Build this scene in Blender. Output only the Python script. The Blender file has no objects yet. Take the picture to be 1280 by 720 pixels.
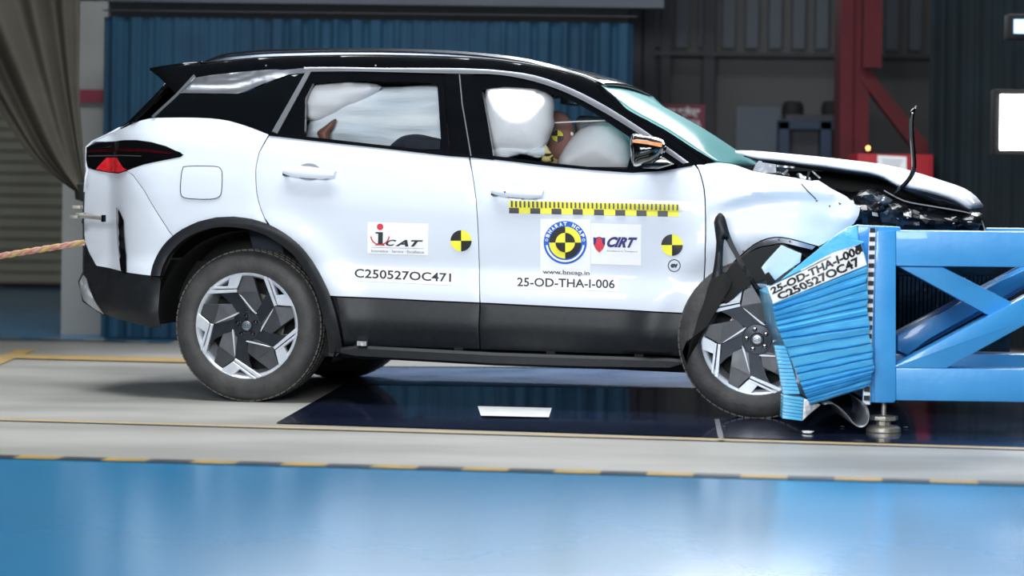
import bpy, bmesh, math, random
from math import sin, cos, tan, pi, radians, sqrt, atan2, exp
from mathutils import Vector, Matrix, noise
from mathutils.geometry import delaunay_2d_cdt
random.seed(4)
SC = bpy.context.scene
COL = SC.collection

# ------------------------------------------------------------------ camera
F = 3400.0            # focal length in photograph pixels
CX, CY = 640.0, 230.0 # principal point (level camera, lens shifted down)
EYE = Vector((0, 0, 1.0))
ROLL = radians(0.7)
RIGHT = Vector((cos(ROLL), 0, sin(ROLL)))
UP = Vector((-sin(ROLL), 0, cos(ROLL)))
cd = bpy.data.cameras.new('camera')
cam = bpy.data.objects.new('camera', cd); COL.objects.link(cam)
cd.sensor_width = 36.0; cd.lens = 36.0 * F / 1280.0
cd.shift_y = -(360.0 - CY) / 1280.0
cd.clip_end = 200
m = Matrix.Identity(4)
for i in range(3):
    m[i][0] = RIGHT[i]; m[i][1] = UP[i]; m[i][2] = (0, -1, 0)[i]; m[i][3] = EYE[i]
cam.matrix_world = m
cd.dof.use_dof = True; cd.dof.focus_distance = 12.0; cd.dof.aperture_fstop = 1.9
SC.camera = cam

def ray(px, py):
    return RIGHT * ((px - CX) / F) + UP * (-(py - CY) / F) + Vector((0, 1, 0))
def Wd(px, py, D):                    # world point on a plane Y = D
    return EYE + ray(px, py) * D
def G(px, py, z=0.0):                 # world point on the floor
    r = ray(px, py); return EYE + r * ((z - EYE.z) / r.z)

# car frame: x forward, y from the near side inwards, z up; origin under the near rear wheel
PSI, PIT = radians(12), radians(1.0)
CD = 12.25
org = Wd(308, 412, CD); org.z = 0
ex = Vector((cos(PSI)*cos(PIT), -sin(PSI)*cos(PIT), -sin(PIT)))
ey = Vector((sin(PSI), cos(PSI), 0))
ez = ex.cross(ey)
CM = Matrix((( ex.x, ey.x, ez.x, org.x), (ex.y, ey.y, ez.y, org.y), (ex.z, ey.z, ez.z, org.z), (0, 0, 0, 1)))
CMI = CM.inverted()
EYEL = CMI @ EYE
R3 = CMI.to_3x3()
def Cp(px, py, y):                    # car-frame point on plane y
    d = R3 @ ray(px, py); t = (y - EYEL.y) / d.y
    return EYEL + d * t

# ------------------------------------------------------------------ world, lamps, exposure
wd = bpy.data.worlds.new('world'); SC.world = wd; wd.use_nodes = True
wd.node_tree.nodes['Background'].inputs[0].default_value = (0.55, 0.65, 0.8, 1)
wd.node_tree.nodes['Background'].inputs[1].default_value = 0.15
def area(name, loc, aim, sx, sy, power, col=(0.93, 0.97, 1.0), spread=180):
    l = bpy.data.lights.new(name, 'AREA'); l.shape = 'RECTANGLE'; l.size = sx; l.size_y = sy
    l.energy = power; l.color = col; l.spread = radians(spread)
    o = bpy.data.objects.new(name, l); COL.objects.link(o); o.location = loc
    o.rotation_euler = (Vector(aim) - Vector(loc)).to_track_quat('-Z', 'Y').to_euler()
    return o
area('key_light_bank', (-0.5, 9.9, 7.4), (0, 12.2, 0.4), 7.0, 1.8, 290, spread=120)
area('overhead_light_bank', (0.3, 12.8, 6.6), (0.3, 12.8, 0), 7.0, 1.6, 120, spread=120)
area('front_light_bank', (-1.5, 2.2, 2.7), (0, 12.2, 0.9), 5.0, 1.4, 225, spread=100)
area('rear_light_bank', (1.2, 16.5, 3.1), (0.6, 12.8, 1.2), 6.0, 0.9, 110, spread=110)
area('windscreen_glint_light', (1.75, 19.6, 3.15), (0.7, 12.4, 1.3), 1.5, 0.45, 8, spread=90)  # unseen light added to give the windscreen its highlight
area('hall_light', (0, 18.5, 7.4), (0, 19.5, 0), 14, 2, 60)
SC.view_settings.view_transform = 'Standard'; SC.view_settings.look = 'None'
SC.view_settings.gamma = 1; SC.view_settings.use_curve_mapping = False
SC.view_settings.exposure = 0.0

# ------------------------------------------------------------------ materials
def lin(c):
    c /= 255.0
    return c / 12.92 if c <= 0.04045 else ((c + 0.055) / 1.055) ** 2.4
def rgb(r, g, b): return (lin(r), lin(g), lin(b), 1)
def mat(name, c, rough=0.5, metal=0.0, coat=0.0, c2=None, scale=6, bump=0.0, bscale=40, emit=0, coords='Object', stretch=None, spec=0.5, detail=5):
    m = bpy.data.materials.new(name); m.use_nodes = True
    nt = m.node_tree; b = nt.nodes['Principled BSDF']
    b.inputs['Base Color'].default_value = rgb(*c); b.inputs['Roughness'].default_value = rough
    b.inputs['Metallic'].default_value = metal; b.inputs['Coat Weight'].default_value = coat
    b.inputs['Coat Roughness'].default_value = 0.04
    b.inputs['Specular IOR Level'].default_value = spec
    if emit:
        b.inputs['Emission Color'].default_value = rgb(*c); b.inputs['Emission Strength'].default_value = emit
    if c2 or bump:
        tc = nt.nodes.new('ShaderNodeTexCoord'); mp = nt.nodes.new('ShaderNodeMapping')
        nt.links.new(tc.outputs[coords], mp.inputs[0])
        if stretch: mp.inputs['Scale'].default_value = stretch
    if c2:
        n = nt.nodes.new('ShaderNodeTexNoise'); n.inputs['Scale'].default_value = scale; n.inputs['Detail'].default_value = detail
        r = nt.nodes.new('ShaderNodeValToRGB'); r.color_ramp.elements[0].color = rgb(*c); r.color_ramp.elements[1].color = rgb(*c2)
        r.color_ramp.elements[0].position = 0.35; r.color_ramp.elements[1].position = 0.68
        nt.links.new(mp.outputs[0], n.inputs[0]); nt.links.new(n.outputs[0], r.inputs[0]); nt.links.new(r.outputs[0], b.inputs['Base Color'])
    if bump:
        n2 = nt.nodes.new('ShaderNodeTexNoise'); n2.inputs['Scale'].default_value = bscale; n2.inputs['Detail'].default_value = 4
        bp = nt.nodes.new('ShaderNodeBump'); bp.inputs['Strength'].default_value = bump; bp.inputs['Distance'].default_value = 0.01
        nt.links.new(mp.outputs[0], n2.inputs[0]); nt.links.new(n2.outputs[0], bp.inputs['Height']); nt.links.new(bp.outputs[0], b.inputs['Normal'])
    return m
def glass_mat(name, tint, fres=1.45, rough=0.0):
    m = bpy.data.materials.new(name); m.use_nodes = True; nt = m.node_tree; nt.nodes.clear()
    o = nt.nodes.new('ShaderNodeOutputMaterial'); mx = nt.nodes.new('ShaderNodeMixShader')
    t = nt.nodes.new('ShaderNodeBsdfTransparent'); t.inputs[0].default_value = (*tint, 1)
    g = nt.nodes.new('ShaderNodeBsdfGlossy'); g.inputs['Roughness'].default_value = rough
    f = nt.nodes.new('ShaderNodeFresnel'); f.inputs[0].default_value = fres
    nt.links.new(f.outputs[0], mx.inputs[0]); nt.links.new(t.outputs[0], mx.inputs[1]); nt.links.new(g.outputs[0], mx.inputs[2])
    nt.links.new(mx.outputs[0], o.inputs[0]); return m
M = {}
M['white'] = mat('white_paint', (222, 229, 240), 0.45, coat=0.3, c2=(219, 226, 238), scale=2)
M['gloss_black'] = mat('gloss_black', (9, 10, 12), 0.12, coat=0.8, c2=(12, 13, 16), scale=9)
M['cladding'] = mat('black_grained_plastic', (24, 26, 30), 0.45, c2=(30, 33, 37), spec=0.35, scale=30, bump=0.08, bscale=400)
M['dark'] = mat('dark_inner', (8, 8, 9), 0.8, c2=(13, 13, 14), scale=12)
M['silver'] = mat('satin_silver', (165, 168, 176), 0.28, metal=0.85, c2=(175, 178, 185), scale=10)
M['chrome'] = mat('chrome', (210, 212, 215), 0.12, metal=1, c2=(200, 202, 206), scale=10)
M['rail'] = mat('rail_grey', (95, 105, 122), 0.25, metal=0.8, c2=(105, 115, 130), scale=10)
M['glass'] = glass_mat('window_glass', (0.99, 0.996, 0.995))
M['screen_glass'] = glass_mat('windscreen_glass', (0.5, 0.8, 0.8), 1.75, 0.12)
nt = M['screen_glass'].node_tree     # teal diffuse painting the light the windscreen reflects and lets through
df = nt.nodes.new('ShaderNodeBsdfDiffuse'); df.inputs[0].default_value = rgb(128, 196, 198)
mx2 = nt.nodes.new('ShaderNodeMixShader'); mx2.inputs[0].default_value = 0.42
o_ = [n for n in nt.nodes if n.type == 'OUTPUT_MATERIAL'][0]; src = o_.inputs[0].links[0].from_socket
nt.links.new(src, mx2.inputs[1]); nt.links.new(df.outputs[0], mx2.inputs[2]); nt.links.new(mx2.outputs[0], o_.inputs[0])
M['dark_glass'] = mat('privacy_glass', (10, 12, 14), 0.06, coat=0.5, c2=(14, 17, 19), scale=8)
M['red_lens'] = mat('red_lens', (225, 30, 40), 0.15, coat=1, c2=(240, 60, 65), scale=30)
M['dark_red'] = mat('smoked_red_lens', (60, 8, 14), 0.1, coat=1, c2=(40, 6, 10), scale=30)
M['amber'] = mat('amber_lens', (225, 130, 60), 0.2, coat=1, c2=(240, 160, 90), scale=60)
M['tyre'] = mat('tyre_rubber', (50, 50, 51), 0.62, c2=(66, 65, 65), scale=14, bump=0.25, bscale=60)
M['tread'] = mat('tyre_tread_dusty', (74, 72, 70), 0.8, c2=(98, 94, 90), scale=20, bump=0.4, bscale=90)
M['machined'] = mat('machined_alloy', (222, 227, 234), 0.25, metal=0.35, c2=(206, 212, 222), scale=20)
M['gunmetal'] = mat('gunmetal', (66, 68, 72), 0.42, metal=0.5, c2=(74, 76, 81), scale=20, bump=0.05, bscale=500)
M['gunmetal2'] = mat('gunmetal_light', (92, 94, 99), 0.4, metal=0.5, c2=(100, 102, 108), scale=20)
M['arm'] = mat('gloss_grey', (50, 54, 62), 0.25, metal=0.6, c2=(58, 62, 70), scale=20)
M['airbag'] = mat('airbag_fabric', (244, 244, 250), 0.75, c2=(250, 250, 254), scale=5, bump=0.25, bscale=26)
M['airbag_blue'] = mat('airbag_fabric_bluish', (222, 234, 246), 0.7, c2=(248, 251, 254), scale=7, bump=1.0, bscale=14, stretch=(0.4, 1, 2.4))
M['skin'] = mat('dummy_vinyl', (118, 80, 64), 0.5, c2=(130, 92, 74), scale=9, bump=0.1)
M['skin_dark'] = mat('dummy_vinyl_brown', (150, 108, 98), 0.55, c2=(162, 120, 108), scale=9)
M['suit'] = mat('dummy_cotton_suit', (205, 190, 120), 0.8, c2=(225, 212, 150), scale=12, bump=0.3)
M['seat'] = mat('seat_fabric', (30, 36, 48), 0.8, c2=(38, 45, 58), scale=16, bump=0.3)
M['yellow'] = mat('yellow_print', (255, 247, 70), 0.5, c2=(252, 243, 64), scale=40)
M['black'] = mat('black_print', (20, 20, 24), 0.4, c2=(26, 26, 30), scale=40)
M['paper'] = mat('white_sticker', (254, 254, 255), 0.6, c2=(251, 252, 254), scale=40)
M['ink'] = mat('dark_ink', (40, 44, 52), 0.4, c2=(46, 50, 58), scale=40)
M['grey_ink'] = mat('grey_ink', (165, 168, 175), 0.4, c2=(172, 175, 182), scale=40)
M['blue_ink'] = mat('blue_ink', (30, 100, 205), 0.4, c2=(36, 106, 210), scale=40)
M['navy_ink'] = mat('navy_ink', (45, 35, 115), 0.4, c2=(50, 40, 120), scale=40)
M['red_ink'] = mat('red_ink', (225, 50, 70), 0.4, c2=(230, 56, 76), scale=40)
M['barrier'] = mat('barrier_blue_paint', (56, 152, 222), 0.36, coat=0.2, c2=(68, 164, 230), scale=5, bump=0.08, bscale=30)
M['honey'] = mat('honeycomb_blue', (92, 196, 246), 0.28, metal=0.0, coat=0.5, c2=(112, 208, 250), scale=6, bump=0.2, bscale=50)
M['honey_pale'] = mat('pale_blue_foil', (196, 226, 250), 0.4, c2=(215, 236, 252), scale=5, bump=0.3, bscale=20)
M['alu'] = mat('raw_aluminium', (170, 172, 176), 0.35, metal=0.8, c2=(150, 152, 158), scale=14, bump=0.2)
M['steel'] = mat('dusty_steel', (150, 146, 138), 0.45, metal=0.6, c2=(190, 186, 176), scale=18, bump=0.3)
M['debris'] = mat('broken_black_plastic', (12, 13, 16), 0.2, coat=0.6, c2=(26, 28, 33), scale=16, bump=0.5, bscale=30)
M['rope'] = mat('tow_rope', (196, 128, 120), 0.8, c2=(200, 170, 150), scale=25, bump=0.6, bscale=120)
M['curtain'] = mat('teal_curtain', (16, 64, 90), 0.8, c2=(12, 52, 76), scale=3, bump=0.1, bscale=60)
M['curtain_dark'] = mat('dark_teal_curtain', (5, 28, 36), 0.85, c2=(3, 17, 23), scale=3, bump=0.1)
M['khaki'] = mat('khaki_drape', (54, 50, 42), 0.8, c2=(64, 60, 50), scale=3, bump=0.2)
M['wall'] = mat('hall_wall', (88, 89, 90), 0.8, c2=(96, 97, 98), scale=1.2)
M['plaster'] = mat('pale_plaster', (146, 148, 147), 0.85, c2=(156, 158, 156), scale=1.5)
M['wall_dark'] = mat('hall_cladding', (70, 78, 88), 0.6, c2=(80, 88, 98), scale=1.5)
M['shutter'] = mat('ribbed_shutter', (165, 161, 142), 0.7, c2=(178, 174, 154), scale=2)
M['steel_dark'] = mat('dark_steel_frame', (40, 42, 50), 0.6, c2=(46, 48, 56), scale=4)
M['red_steel'] = mat('red_steel_paint', (80, 18, 28), 0.8, c2=(94, 21, 31), scale=4)
M['red_cab'] = mat('red_cabinet_paint', (165, 20, 36), 0.6, c2=(180, 26, 42), scale=4)
M['maroon'] = mat('maroon_sign', (128, 36, 62), 0.5, c2=(136, 40, 66), scale=4)
M['machine'] = mat('machine_blue', (18, 42, 66), 0.6, c2=(23, 49, 74), scale=5)
M['concrete'] = mat('concrete', (152, 150, 144), 0.42, c2=(184, 182, 176), scale=1.1, bump=0.06, bscale=12, coords='Object', stretch=(0.6, 1.6, 1), detail=8)
M['epoxy'] = mat('blue_epoxy', (46, 126, 172), 0.19, c2=(44, 138, 190), scale=0.9, bump=0.05, bscale=3, coat=0.0, stretch=(1.2, 0.4, 1))
M['glass_floor'] = mat('dark_glass_floor', (30, 38, 62), 0.13, c2=(42, 52, 78), scale=2, coat=0.6)
M['line'] = mat('yellow_line', (205, 168, 100), 0.5, c2=(180, 155, 110), scale=9)
M['hazard_y'] = mat('hazard_yellow', (190, 150, 60), 0.5, c2=(150, 130, 80), scale=9)
M['hazard_k'] = mat('hazard_black', (40, 42, 44), 0.5, c2=(60, 62, 64), scale=9)
M['floor_reflection'] = mat('painted_floor_reflection', (104, 124, 160), 0.25, c2=(130, 148, 180), scale=3)
M['white_mark'] = mat('white_mark', (240, 242, 240), 0.4, c2=(228, 230, 228), scale=9)
M['lamp'] = mat('lamp_face', (255, 255, 255), 0.4, emit=9)
M['lamp_small'] = mat('beacon_glow', (255, 170, 90), 0.4, emit=5)
M['lamp_blue'] = mat('cool_lamp_face', (170, 200, 240), 0.4, emit=1.6)
M['ceiling'] = mat('ceiling_sheet', (120, 124, 130), 0.8, c2=(130, 134, 140), scale=2)

# ------------------------------------------------------------------ mesh helpers
def link(name, me, mats=None, parent=None, kind=None):
    o = bpy.data.objects.new(name, me); COL.objects.link(o)
    if mats:
        for m_ in (mats if isinstance(mats, (list, tuple)) else [mats]): me.materials.append(M[m_] if isinstance(m_, str) else m_)
    if parent: o.parent = parent
    if kind: o['kind'] = kind
    return o
def from_bm(name, bm, mats=None, parent=None, smooth=True, recalc=True, kind=None, sharp=35):
    if recalc: bmesh.ops.recalc_face_normals(bm, faces=bm.faces)
    for f in bm.faces: f.smooth = smooth
    if smooth:
        for e in bm.edges:
            if len(e.link_faces) == 2 and e.calc_face_angle(0) > radians(sharp): e.smooth = False
    me = bpy.data.meshes.new(name); bm.to_mesh(me); bm.free()
    return link(name, me, mats, parent, kind)
def thing(name, label, cat, loc=(0, 0, 0), group=None):
    o = bpy.data.objects.new(name, None); COL.objects.link(o); o.location = loc; o.empty_display_size = 0.1
    o['label'] = label; o['category'] = cat
    if group: o['group'] = group
    return o
def tag(o, label, cat, group=None):
    o['label'] = label; o['category'] = cat
    if group: o['group'] = group
    return o
def add_box(bm, lo, hi, rot=None, bev=0, mi=0):
    c = (Vector(lo) + Vector(hi)) / 2; s = Vector(hi) - Vector(lo)
    r = bmesh.ops.create_cube(bm, size=1, matrix=Matrix.Translation(c) @ (rot or Matrix.Identity(4)) @ Matrix.Diagonal((*s, 1)))
    fs = {f for v in r['verts'] for f in v.link_faces}
    for f in fs: f.material_index = mi
    if bev:
        bmesh.ops.bevel(bm, geom=list({e for v in r['verts'] for e in v.link_edges}), offset=bev, segments=2, affect='EDGES', profile=0.6)
def box(name, lo, hi, m_, parent=None, bev=0.0, kind=None):
    bm = bmesh.new(); add_box(bm, lo, hi, bev=bev); return from_bm(name, bm, m_, parent, smooth=bev > 0, kind=kind)
def ring_faces(bm, a, b, closed=False, mi=0):
    n = len(a)
    for i in range(n if closed else n - 1):
        j = (i + 1) % n
        try:
            f = bm.faces.new((a[i], a[j], b[j], b[i])); f.material_index = mi
        except ValueError: pass
def tube_bm(bm, pts, r, n=10, flat=1.0, caps=True, mi=0):
    pts = [Vector(p) for p in pts]; rs = r if isinstance(r, (list, tuple)) else [r] * len(pts)
    prev = None; rings = []
    up = Vector((0, 1, 0.001))
    for i, p in enumerate(pts):
        t = (pts[min(i + 1, len(pts) - 1)] - pts[max(i - 1, 0)]).normalized()
        if abs(t.dot(up)) > 0.95: up = Vector((0, 0.001, 1))
        x = t.cross(up).normalized(); y = x.cross(t)
        rings.append([bm.verts.new(p + (x * cos(2*pi*k/n) + y * sin(2*pi*k/n) * flat) * rs[i]) for k in range(n)])
    for a, b in zip(rings, rings[1:]): ring_faces(bm, a, b, True, mi)
    if caps:
        for rr in (rings[0], rings[-1]):
            f = bm.faces.new(rr); f.material_index = mi
def tube(name, pts, r, m_, parent=None, n=10, flat=1.0):
    bm = bmesh.new(); tube_bm(bm, pts, r, n, flat); return from_bm(name, bm, m_, parent)
def lathe_bm(bm, prof, n=64, centre=(0, 0, 0), axis='y', mi=0, close=False):
    c = Vector(centre); rings = []
    for (r, h) in prof:
        rg = []
        for k in range(n):
            a = 2*pi*k/n
            if axis == 'y': v = Vector((r*cos(a), h, r*sin(a)))
            else: v = Vector((r*cos(a), r*sin(a), h))
            rg.append(bm.verts.new(c + v))
        rings.append(rg)
    for a, b in zip(rings, rings[1:]): ring_faces(bm, a, b, True, mi)
    if close: ring_faces(bm, rings[-1], rings[0], True, mi)
    return rings
def lathe(name, prof, m_, parent=None, n=64, centre=(0, 0, 0), axis='y', caps=False, close=False, sharp=35):
    bm = bmesh.new(); rg = lathe_bm(bm, prof, n, centre, axis, close=close)
    if caps: bm.faces.new(rg[0]); bm.faces.new(rg[-1])
    return from_bm(name, bm, m_, parent, sharp=sharp)
def prism(name, pts, depth_vec, m_, parent=None, bev=0):
    bm = bmesh.new(); d = Vector(depth_vec)
    a = [bm.verts.new(p) for p in pts]; b = [bm.verts.new(Vector(p) + d) for p in pts]
    bm.faces.new(a); bm.faces.new(b[::-1]); ring_faces(bm, a, b, True)
    if bev: bmesh.ops.bevel(bm, geom=bm.edges[:], offset=bev, segments=2, affect='EDGES', profile=0.6)
    return from_bm(name, bm, m_, parent, smooth=bev > 0)
def smooth_px(pts, n=4, closed=False):
    out = []; N = len(pts)
    rng = range(N) if closed else range(N - 1)
    g = (lambda i: pts[i % N]) if closed else (lambda i: pts[max(0, min(N - 1, i))])
    for i in rng:
        p0, p1, p2, p3 = g(i-1), g(i), g(i+1), g(i+2)
        for k in range(n):
            t = k / n
            out.append(tuple(0.5*((2*b) + (-a+c)*t + (2*a-5*b+4*c-d)*t*t + (-a+3*b-3*c+d)*t**3) for a, b, c, d in zip(p0, p1, p2, p3)))
    if not closed: out.append(tuple(pts[-1]))
    return out

# ------------------------------------------------------------------ car body surface
def lerp_tab(tab, x):
    if x <= tab[0][0]: return tab[0][1]
    for (a, va), (b, vb) in zip(tab, tab[1:]):
        if x <= b: return va + (vb - va) * (x - a) / (b - a)
    return tab[-1][1]
ZB = [(-0.8, 1.20), (-0.3, 1.225), (0.09, 1.215), (0.9, 1.153), (1.98, 1.131), (2.3, 1.115), (2.8, 1.04), (3.3, 0.95)]
UPT = [(0, .050), (.06, .034), (.15, .020), (.35, .003), (.5, 0), (.75, .012), (1, .030)]
LOT = [(.14, .09), (.26, .045), (.36, .006), (.385, -.004), (.44, .001), (.49, .004), (.55, .007), (.60, .018), (.63, .030)]
def S0(x, z):
    zb = lerp_tab(ZB, x)
    if z > zb: return 0.05 + 0.36 * (z - zb)
    if z > 0.63: return lerp_tab(UPT, (zb - z) / (zb - 0.63))
    return lerp_tab(LOT, z)
def S(x, z):
    y = sum(S0(x, z + d) for d in (-.018, -.009, 0, .009, .018)) / 5
    if x < -0.42:
        t = (-0.42 - x) / 0.38; y += 0.30 * t ** 2.2 if t < 0.9 else 0.238 + 0.25 * (t - 0.9)
    if x > 2.42: y += 0.12 * ((x - 2.42) / 0.3) ** 2
    for hx, hz in ((0.0, 0.33), (2.29, 0.36)):
        r = sqrt((x-hx)**2 + (z-hz)**2)
        if z > 0.3 and r < 0.75: y -= 0.022 * exp(-((r - 0.46) / 0.075) ** 2)
    return y
def CS(px, py, f=S, off=0.0):
    y = 0.05
    for _ in range(8):
        p = Cp(px, py, y); y = f(p.x, p.z) + off
    p.y = y
    return p
CW = 1.79
def inside(p, poly):
    c = False; j = len(poly) - 1
    for i in range(len(poly)):
        a, b = poly[i], poly[j]
        if (a[1] > p[1]) != (b[1] > p[1]) and p[0] < (b[0]-a[0]) * (p[1]-a[1]) / (b[1]-a[1]) + a[0]: c = not c
        j = i
    return c
def edge_dist(p, poly):
    best = 9; px_, pz_ = p
    for i in range(len(poly)):
        ax, az = poly[i-1]; bx, bz = poly[i]
        dx, dz = bx-ax, bz-az; L = dx*dx+dz*dz
        t = 0 if L == 0 else max(0, min(1, ((px_-ax)*dx + (pz_-az)*dz)/L))
        d = (px_-ax-dx*t)**2 + (pz_-az-dz*t)**2
        if d < best: best = d
    return sqrt(best)
def shrink_poly(poly, d):
    n = len(poly); ar = sum(poly[i-1][0]*poly[i][1]-poly[i][0]*poly[i-1][1] for i in range(n))
    s = 1 if ar > 0 else -1; out = []
    for i in range(n):
        a, b, c = Vector(poly[i-1]), Vector(poly[i]), Vector(poly[(i+1) % n])
        e1 = (b-a).normalized() if (b-a).length else Vector((1, 0)); e2 = (c-b).normalized() if (c-b).length else e1
        n1 = Vector((-e1.y, e1.x)) * s; n2 = Vector((-e2.y, e2.x)) * s
        nn = n1 + n2; L = nn.length
        if L < 0.3: nn = n1; L = 1
        k = min(2.0, 2.0 / max(L*L, .01) * L)
        out.append(tuple(b + nn / L * d * min(1.5, k)))
    return out
def tri_poly(poly, grid):
    """2-D triangulation with interior grid points; returns verts, faces, boundary count"""
    dens = []
    for i in range(len(poly)):
        a, b = Vector(poly[i]), Vector(poly[(i+1) % len(poly)])
        n = max(1, int((b-a).length / grid))
        for k in range(n): dens.append(tuple(a.lerp(b, k/n)))
    xs = [p[0] for p in dens]; zs = [p[1] for p in dens]; pts = [Vector(p) for p in dens]; nb = len(pts)
    r = 0; z = min(zs)
    while z < max(zs):
        x = min(xs) + (grid/2 if r % 2 else 0)
        while x < max(xs):
            if inside((x, z), dens) and edge_dist((x, z), dens) > grid*0.45: pts.append(Vector((x, z)))
            x += grid
        z += grid*0.87; r += 1
    edges = [(i, (i+1) % nb) for i in range(nb)]
    v, e, f, *_ = delaunay_2d_cdt(pts, edges, [list(range(nb))], 1, 1e-6)
    return v, f, dens
def panel(name, px, parent, m_, off=0.0, thick=0.006, grid=0.03, gap=0.0017, yf=None, f=S, mirror=False, rim=0.003, local=None, lip=None):
    poly = local if local else [(p.x, p.z) for p in (CS(a, b, f, off) for a, b in px)]
    if gap: poly = shrink_poly(poly, gap)
    v, fs, dens = tri_poly(poly, grid)
    bm = bmesh.new()
    fr = []; bk = []
    for p in v:
        y = f(p[0], p[1]) + off
        d = edge_dist(p, dens)
        if rim: y += rim * max(0, 1 - d / 0.006)
        if yf: y += yf(p[0], p[1], d)
        fr.append(bm.verts.new((p[0], y, p[1])))
    be = {}
    for t in fs:
        bm.faces.new([fr[i] for i in t])
        for a, b in zip(t, list(t[1:]) + [t[0]]):
            k = (min(a, b), max(a, b)); be[k] = be.get(k, 0) + 1
    for i, p in enumerate(v): bk.append(bm.verts.new(fr[i].co + Vector((0, thick, 0))))
    for t in fs: bm.faces.new([bk[i] for i in reversed(t)])
    for (a, b), c in be.items():
        if c == 1: bm.faces.new((fr[a], fr[b], bk[b], bk[a]))
    o = from_bm(name, bm, m_, parent, sharp=50)
    if mirror:
        me = o.data.copy()
        for vv in me.vertices: vv.co.y = CW - vv.co.y
        me.flip_normals(); link(name, me, None, parent)
    return o
def pillow(name, px, parent, m_, y0, h, width, grid=0.02, wob=None, back=True, f=None):
    """inflated cushion with a traced outline; y0 = middle plane, h = half thickness"""
    poly = [(p.x, p.z) for p in (Cp(a, b, y0 - h*0.6) for a, b in px)]
    v, fs, dens = tri_poly(poly, grid); nb = len(dens)
    bm = bmesh.new(); fr = []; bk = []
    for p in v:
        d = min(1, edge_dist(p, dens) / width); k = sqrt(max(0, 1 - (1-d)**2))
        w = wob(p[0], p[1]) * k if wob else 0
        a = bm.verts.new((p[0], y0 - h*k + w, p[1])); fr.append(a)
        bk.append(a if k < 1e-3 else bm.verts.new((p[0], y0 + h*k, p[1])))
    for t in fs:
        for vs, idx in ((fr, t), (bk, list(reversed(t)))):
            q = [vs[i] for i in idx]
            if vs is bk and all(fr[i] is bk[i] for i in idx): continue
            bm.faces.new(q)
    return from_bm(name, bm, m_, parent, sharp=80)
def band(name, outer, inner, parent, m_, off=-0.004, depth=0.02, steps=3, bulge=0.0, f=S, closed=False, mirror=False):
    """strip between two traced polylines with equal point counts"""
    bm = bmesh.new(); rows = []
    for (ox, oy), (ix, iy) in zip(outer, inner):
        a, b = CS(ox, oy, f, off), CS(ix, iy, f, off); row = []
        for k in range(steps + 1):
            t = k / steps; p = a.lerp(b, t); p.y = f(p.x, p.z) + off - bulge * 4*t*(1-t)
            row.append(bm.verts.new(p))
        a2, b2 = row[0].co.copy(), row[-1].co.copy(); a2.y += depth; b2.y += depth
        row = [bm.verts.new(a2)] + row + [bm.verts.new(b2)]
        rows.append(row)
    for a, b in zip(rows, rows[1:] + ([rows[0]] if closed else [])): ring_faces(bm, a, b, True)
    if not closed:
        bm.faces.new(rows[0]); bm.faces.new(rows[-1])
    o = from_bm(name, bm, m_, parent, sharp=40)
    if mirror:
        me = o.data.copy()
        for vv in me.vertices: vv.co.y = CW - vv.co.y
        me.flip_normals(); link(name, me, None, parent)
    return o

# ------------------------------------------------------------------ the hall
def gpoly(name, px, z, m_, kind='structure', thick=0.0):
    bm = bmesh.new(); vs = []
    for p in px:
        q = G(*p) if len(p) == 2 else Vector(p); vs.append(bm.verts.new((q.x, q.y, z)))
    bm.faces.new(vs)
    o = from_bm(name, bm, m_, smooth=False, kind=kind)
    if o.data.polygons[0].normal.z < 0: o.data.flip_normals()
    return o
HX, HY0, HY1, HZ = 13.0, -7.0, 25.0, 8.0
box('floor', (-HX, HY0, -0.3), (HX, HY1, 0.0), 'concrete', kind='structure')
box('ceiling', (-HX, HY0, HZ), (HX, HY1, HZ + 0.2), 'ceiling', kind='structure')
box('wall_left', (-HX - 0.2, HY0, 0), (-HX, HY1, HZ), 'wall', kind='structure')
box('wall_right', (HX, HY0, 0), (HX + 0.2, HY1, HZ), 'wall', kind='structure')
box('wall_front', (-HX, HY0 - 0.2, 0), (HX, HY0, HZ), 'wall', kind='structure')
box('wall_back', (-HX, HY1, 0), (HX, HY1 + 0.2, HZ), 'wall', kind='structure')

def gl(a, b, x):  # a line through two ground points, evaluated at world x
    p, q = G(*a), G(*b); t = (x - p.x) / (q.x - p.x); return p.lerp(q, t)
edge_a, edge_b = (0, 573), (1280, 607)
l1, l2 = gl(edge_a, edge_b, -12.9), gl(edge_a, edge_b, 12.9)
bm = bmesh.new()
vs = [bm.verts.new((x, y, 0.004)) for x, y in ((-12.9, -6.9), (12.9, -6.9), (l2.x, l2.y), (l1.x, l1.y))]
bm.faces.new(vs); from_bm('trim_1', bm, 'epoxy', smooth=False, kind='structure')
def ground_band(name, a, b, w, m_, x0, x1, z=0.006, seg=0, kind='structure', mats2=None):
    bm = bmesh.new(); p, q = gl(a, b, x0), gl(a, b, x1); d = (q - p).normalized(); n = Vector((-d.y, d.x, 0))
    L = (q - p).length; ns = max(1, int(L / seg)) if seg else 1
    for i in range(ns):
        u, v = p.lerp(q, i / ns), p.lerp(q, (i + 1) / ns)
        vs = [bm.verts.new((c.x, c.y, z)) for c in (u - n*w/2, v - n*w/2, v + n*w/2, u + n*w/2)]
        f = bm.faces.new(vs); f.material_index = i % 2 if mats2 else 0
    return from_bm(name, bm, mats2 or m_, smooth=False, recalc=False, kind=kind)
ground_band('trim_2', (0, 573), (1280, 607), 0.10, None, -12.9, 12.9, 0.008, 0.16, mats2=['hazard_y', 'hazard_k'])
ground_band('trim_3', (0, 526), (1222, 561), 0.05, 'line', -12.9, 12.9, 0.008)
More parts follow.
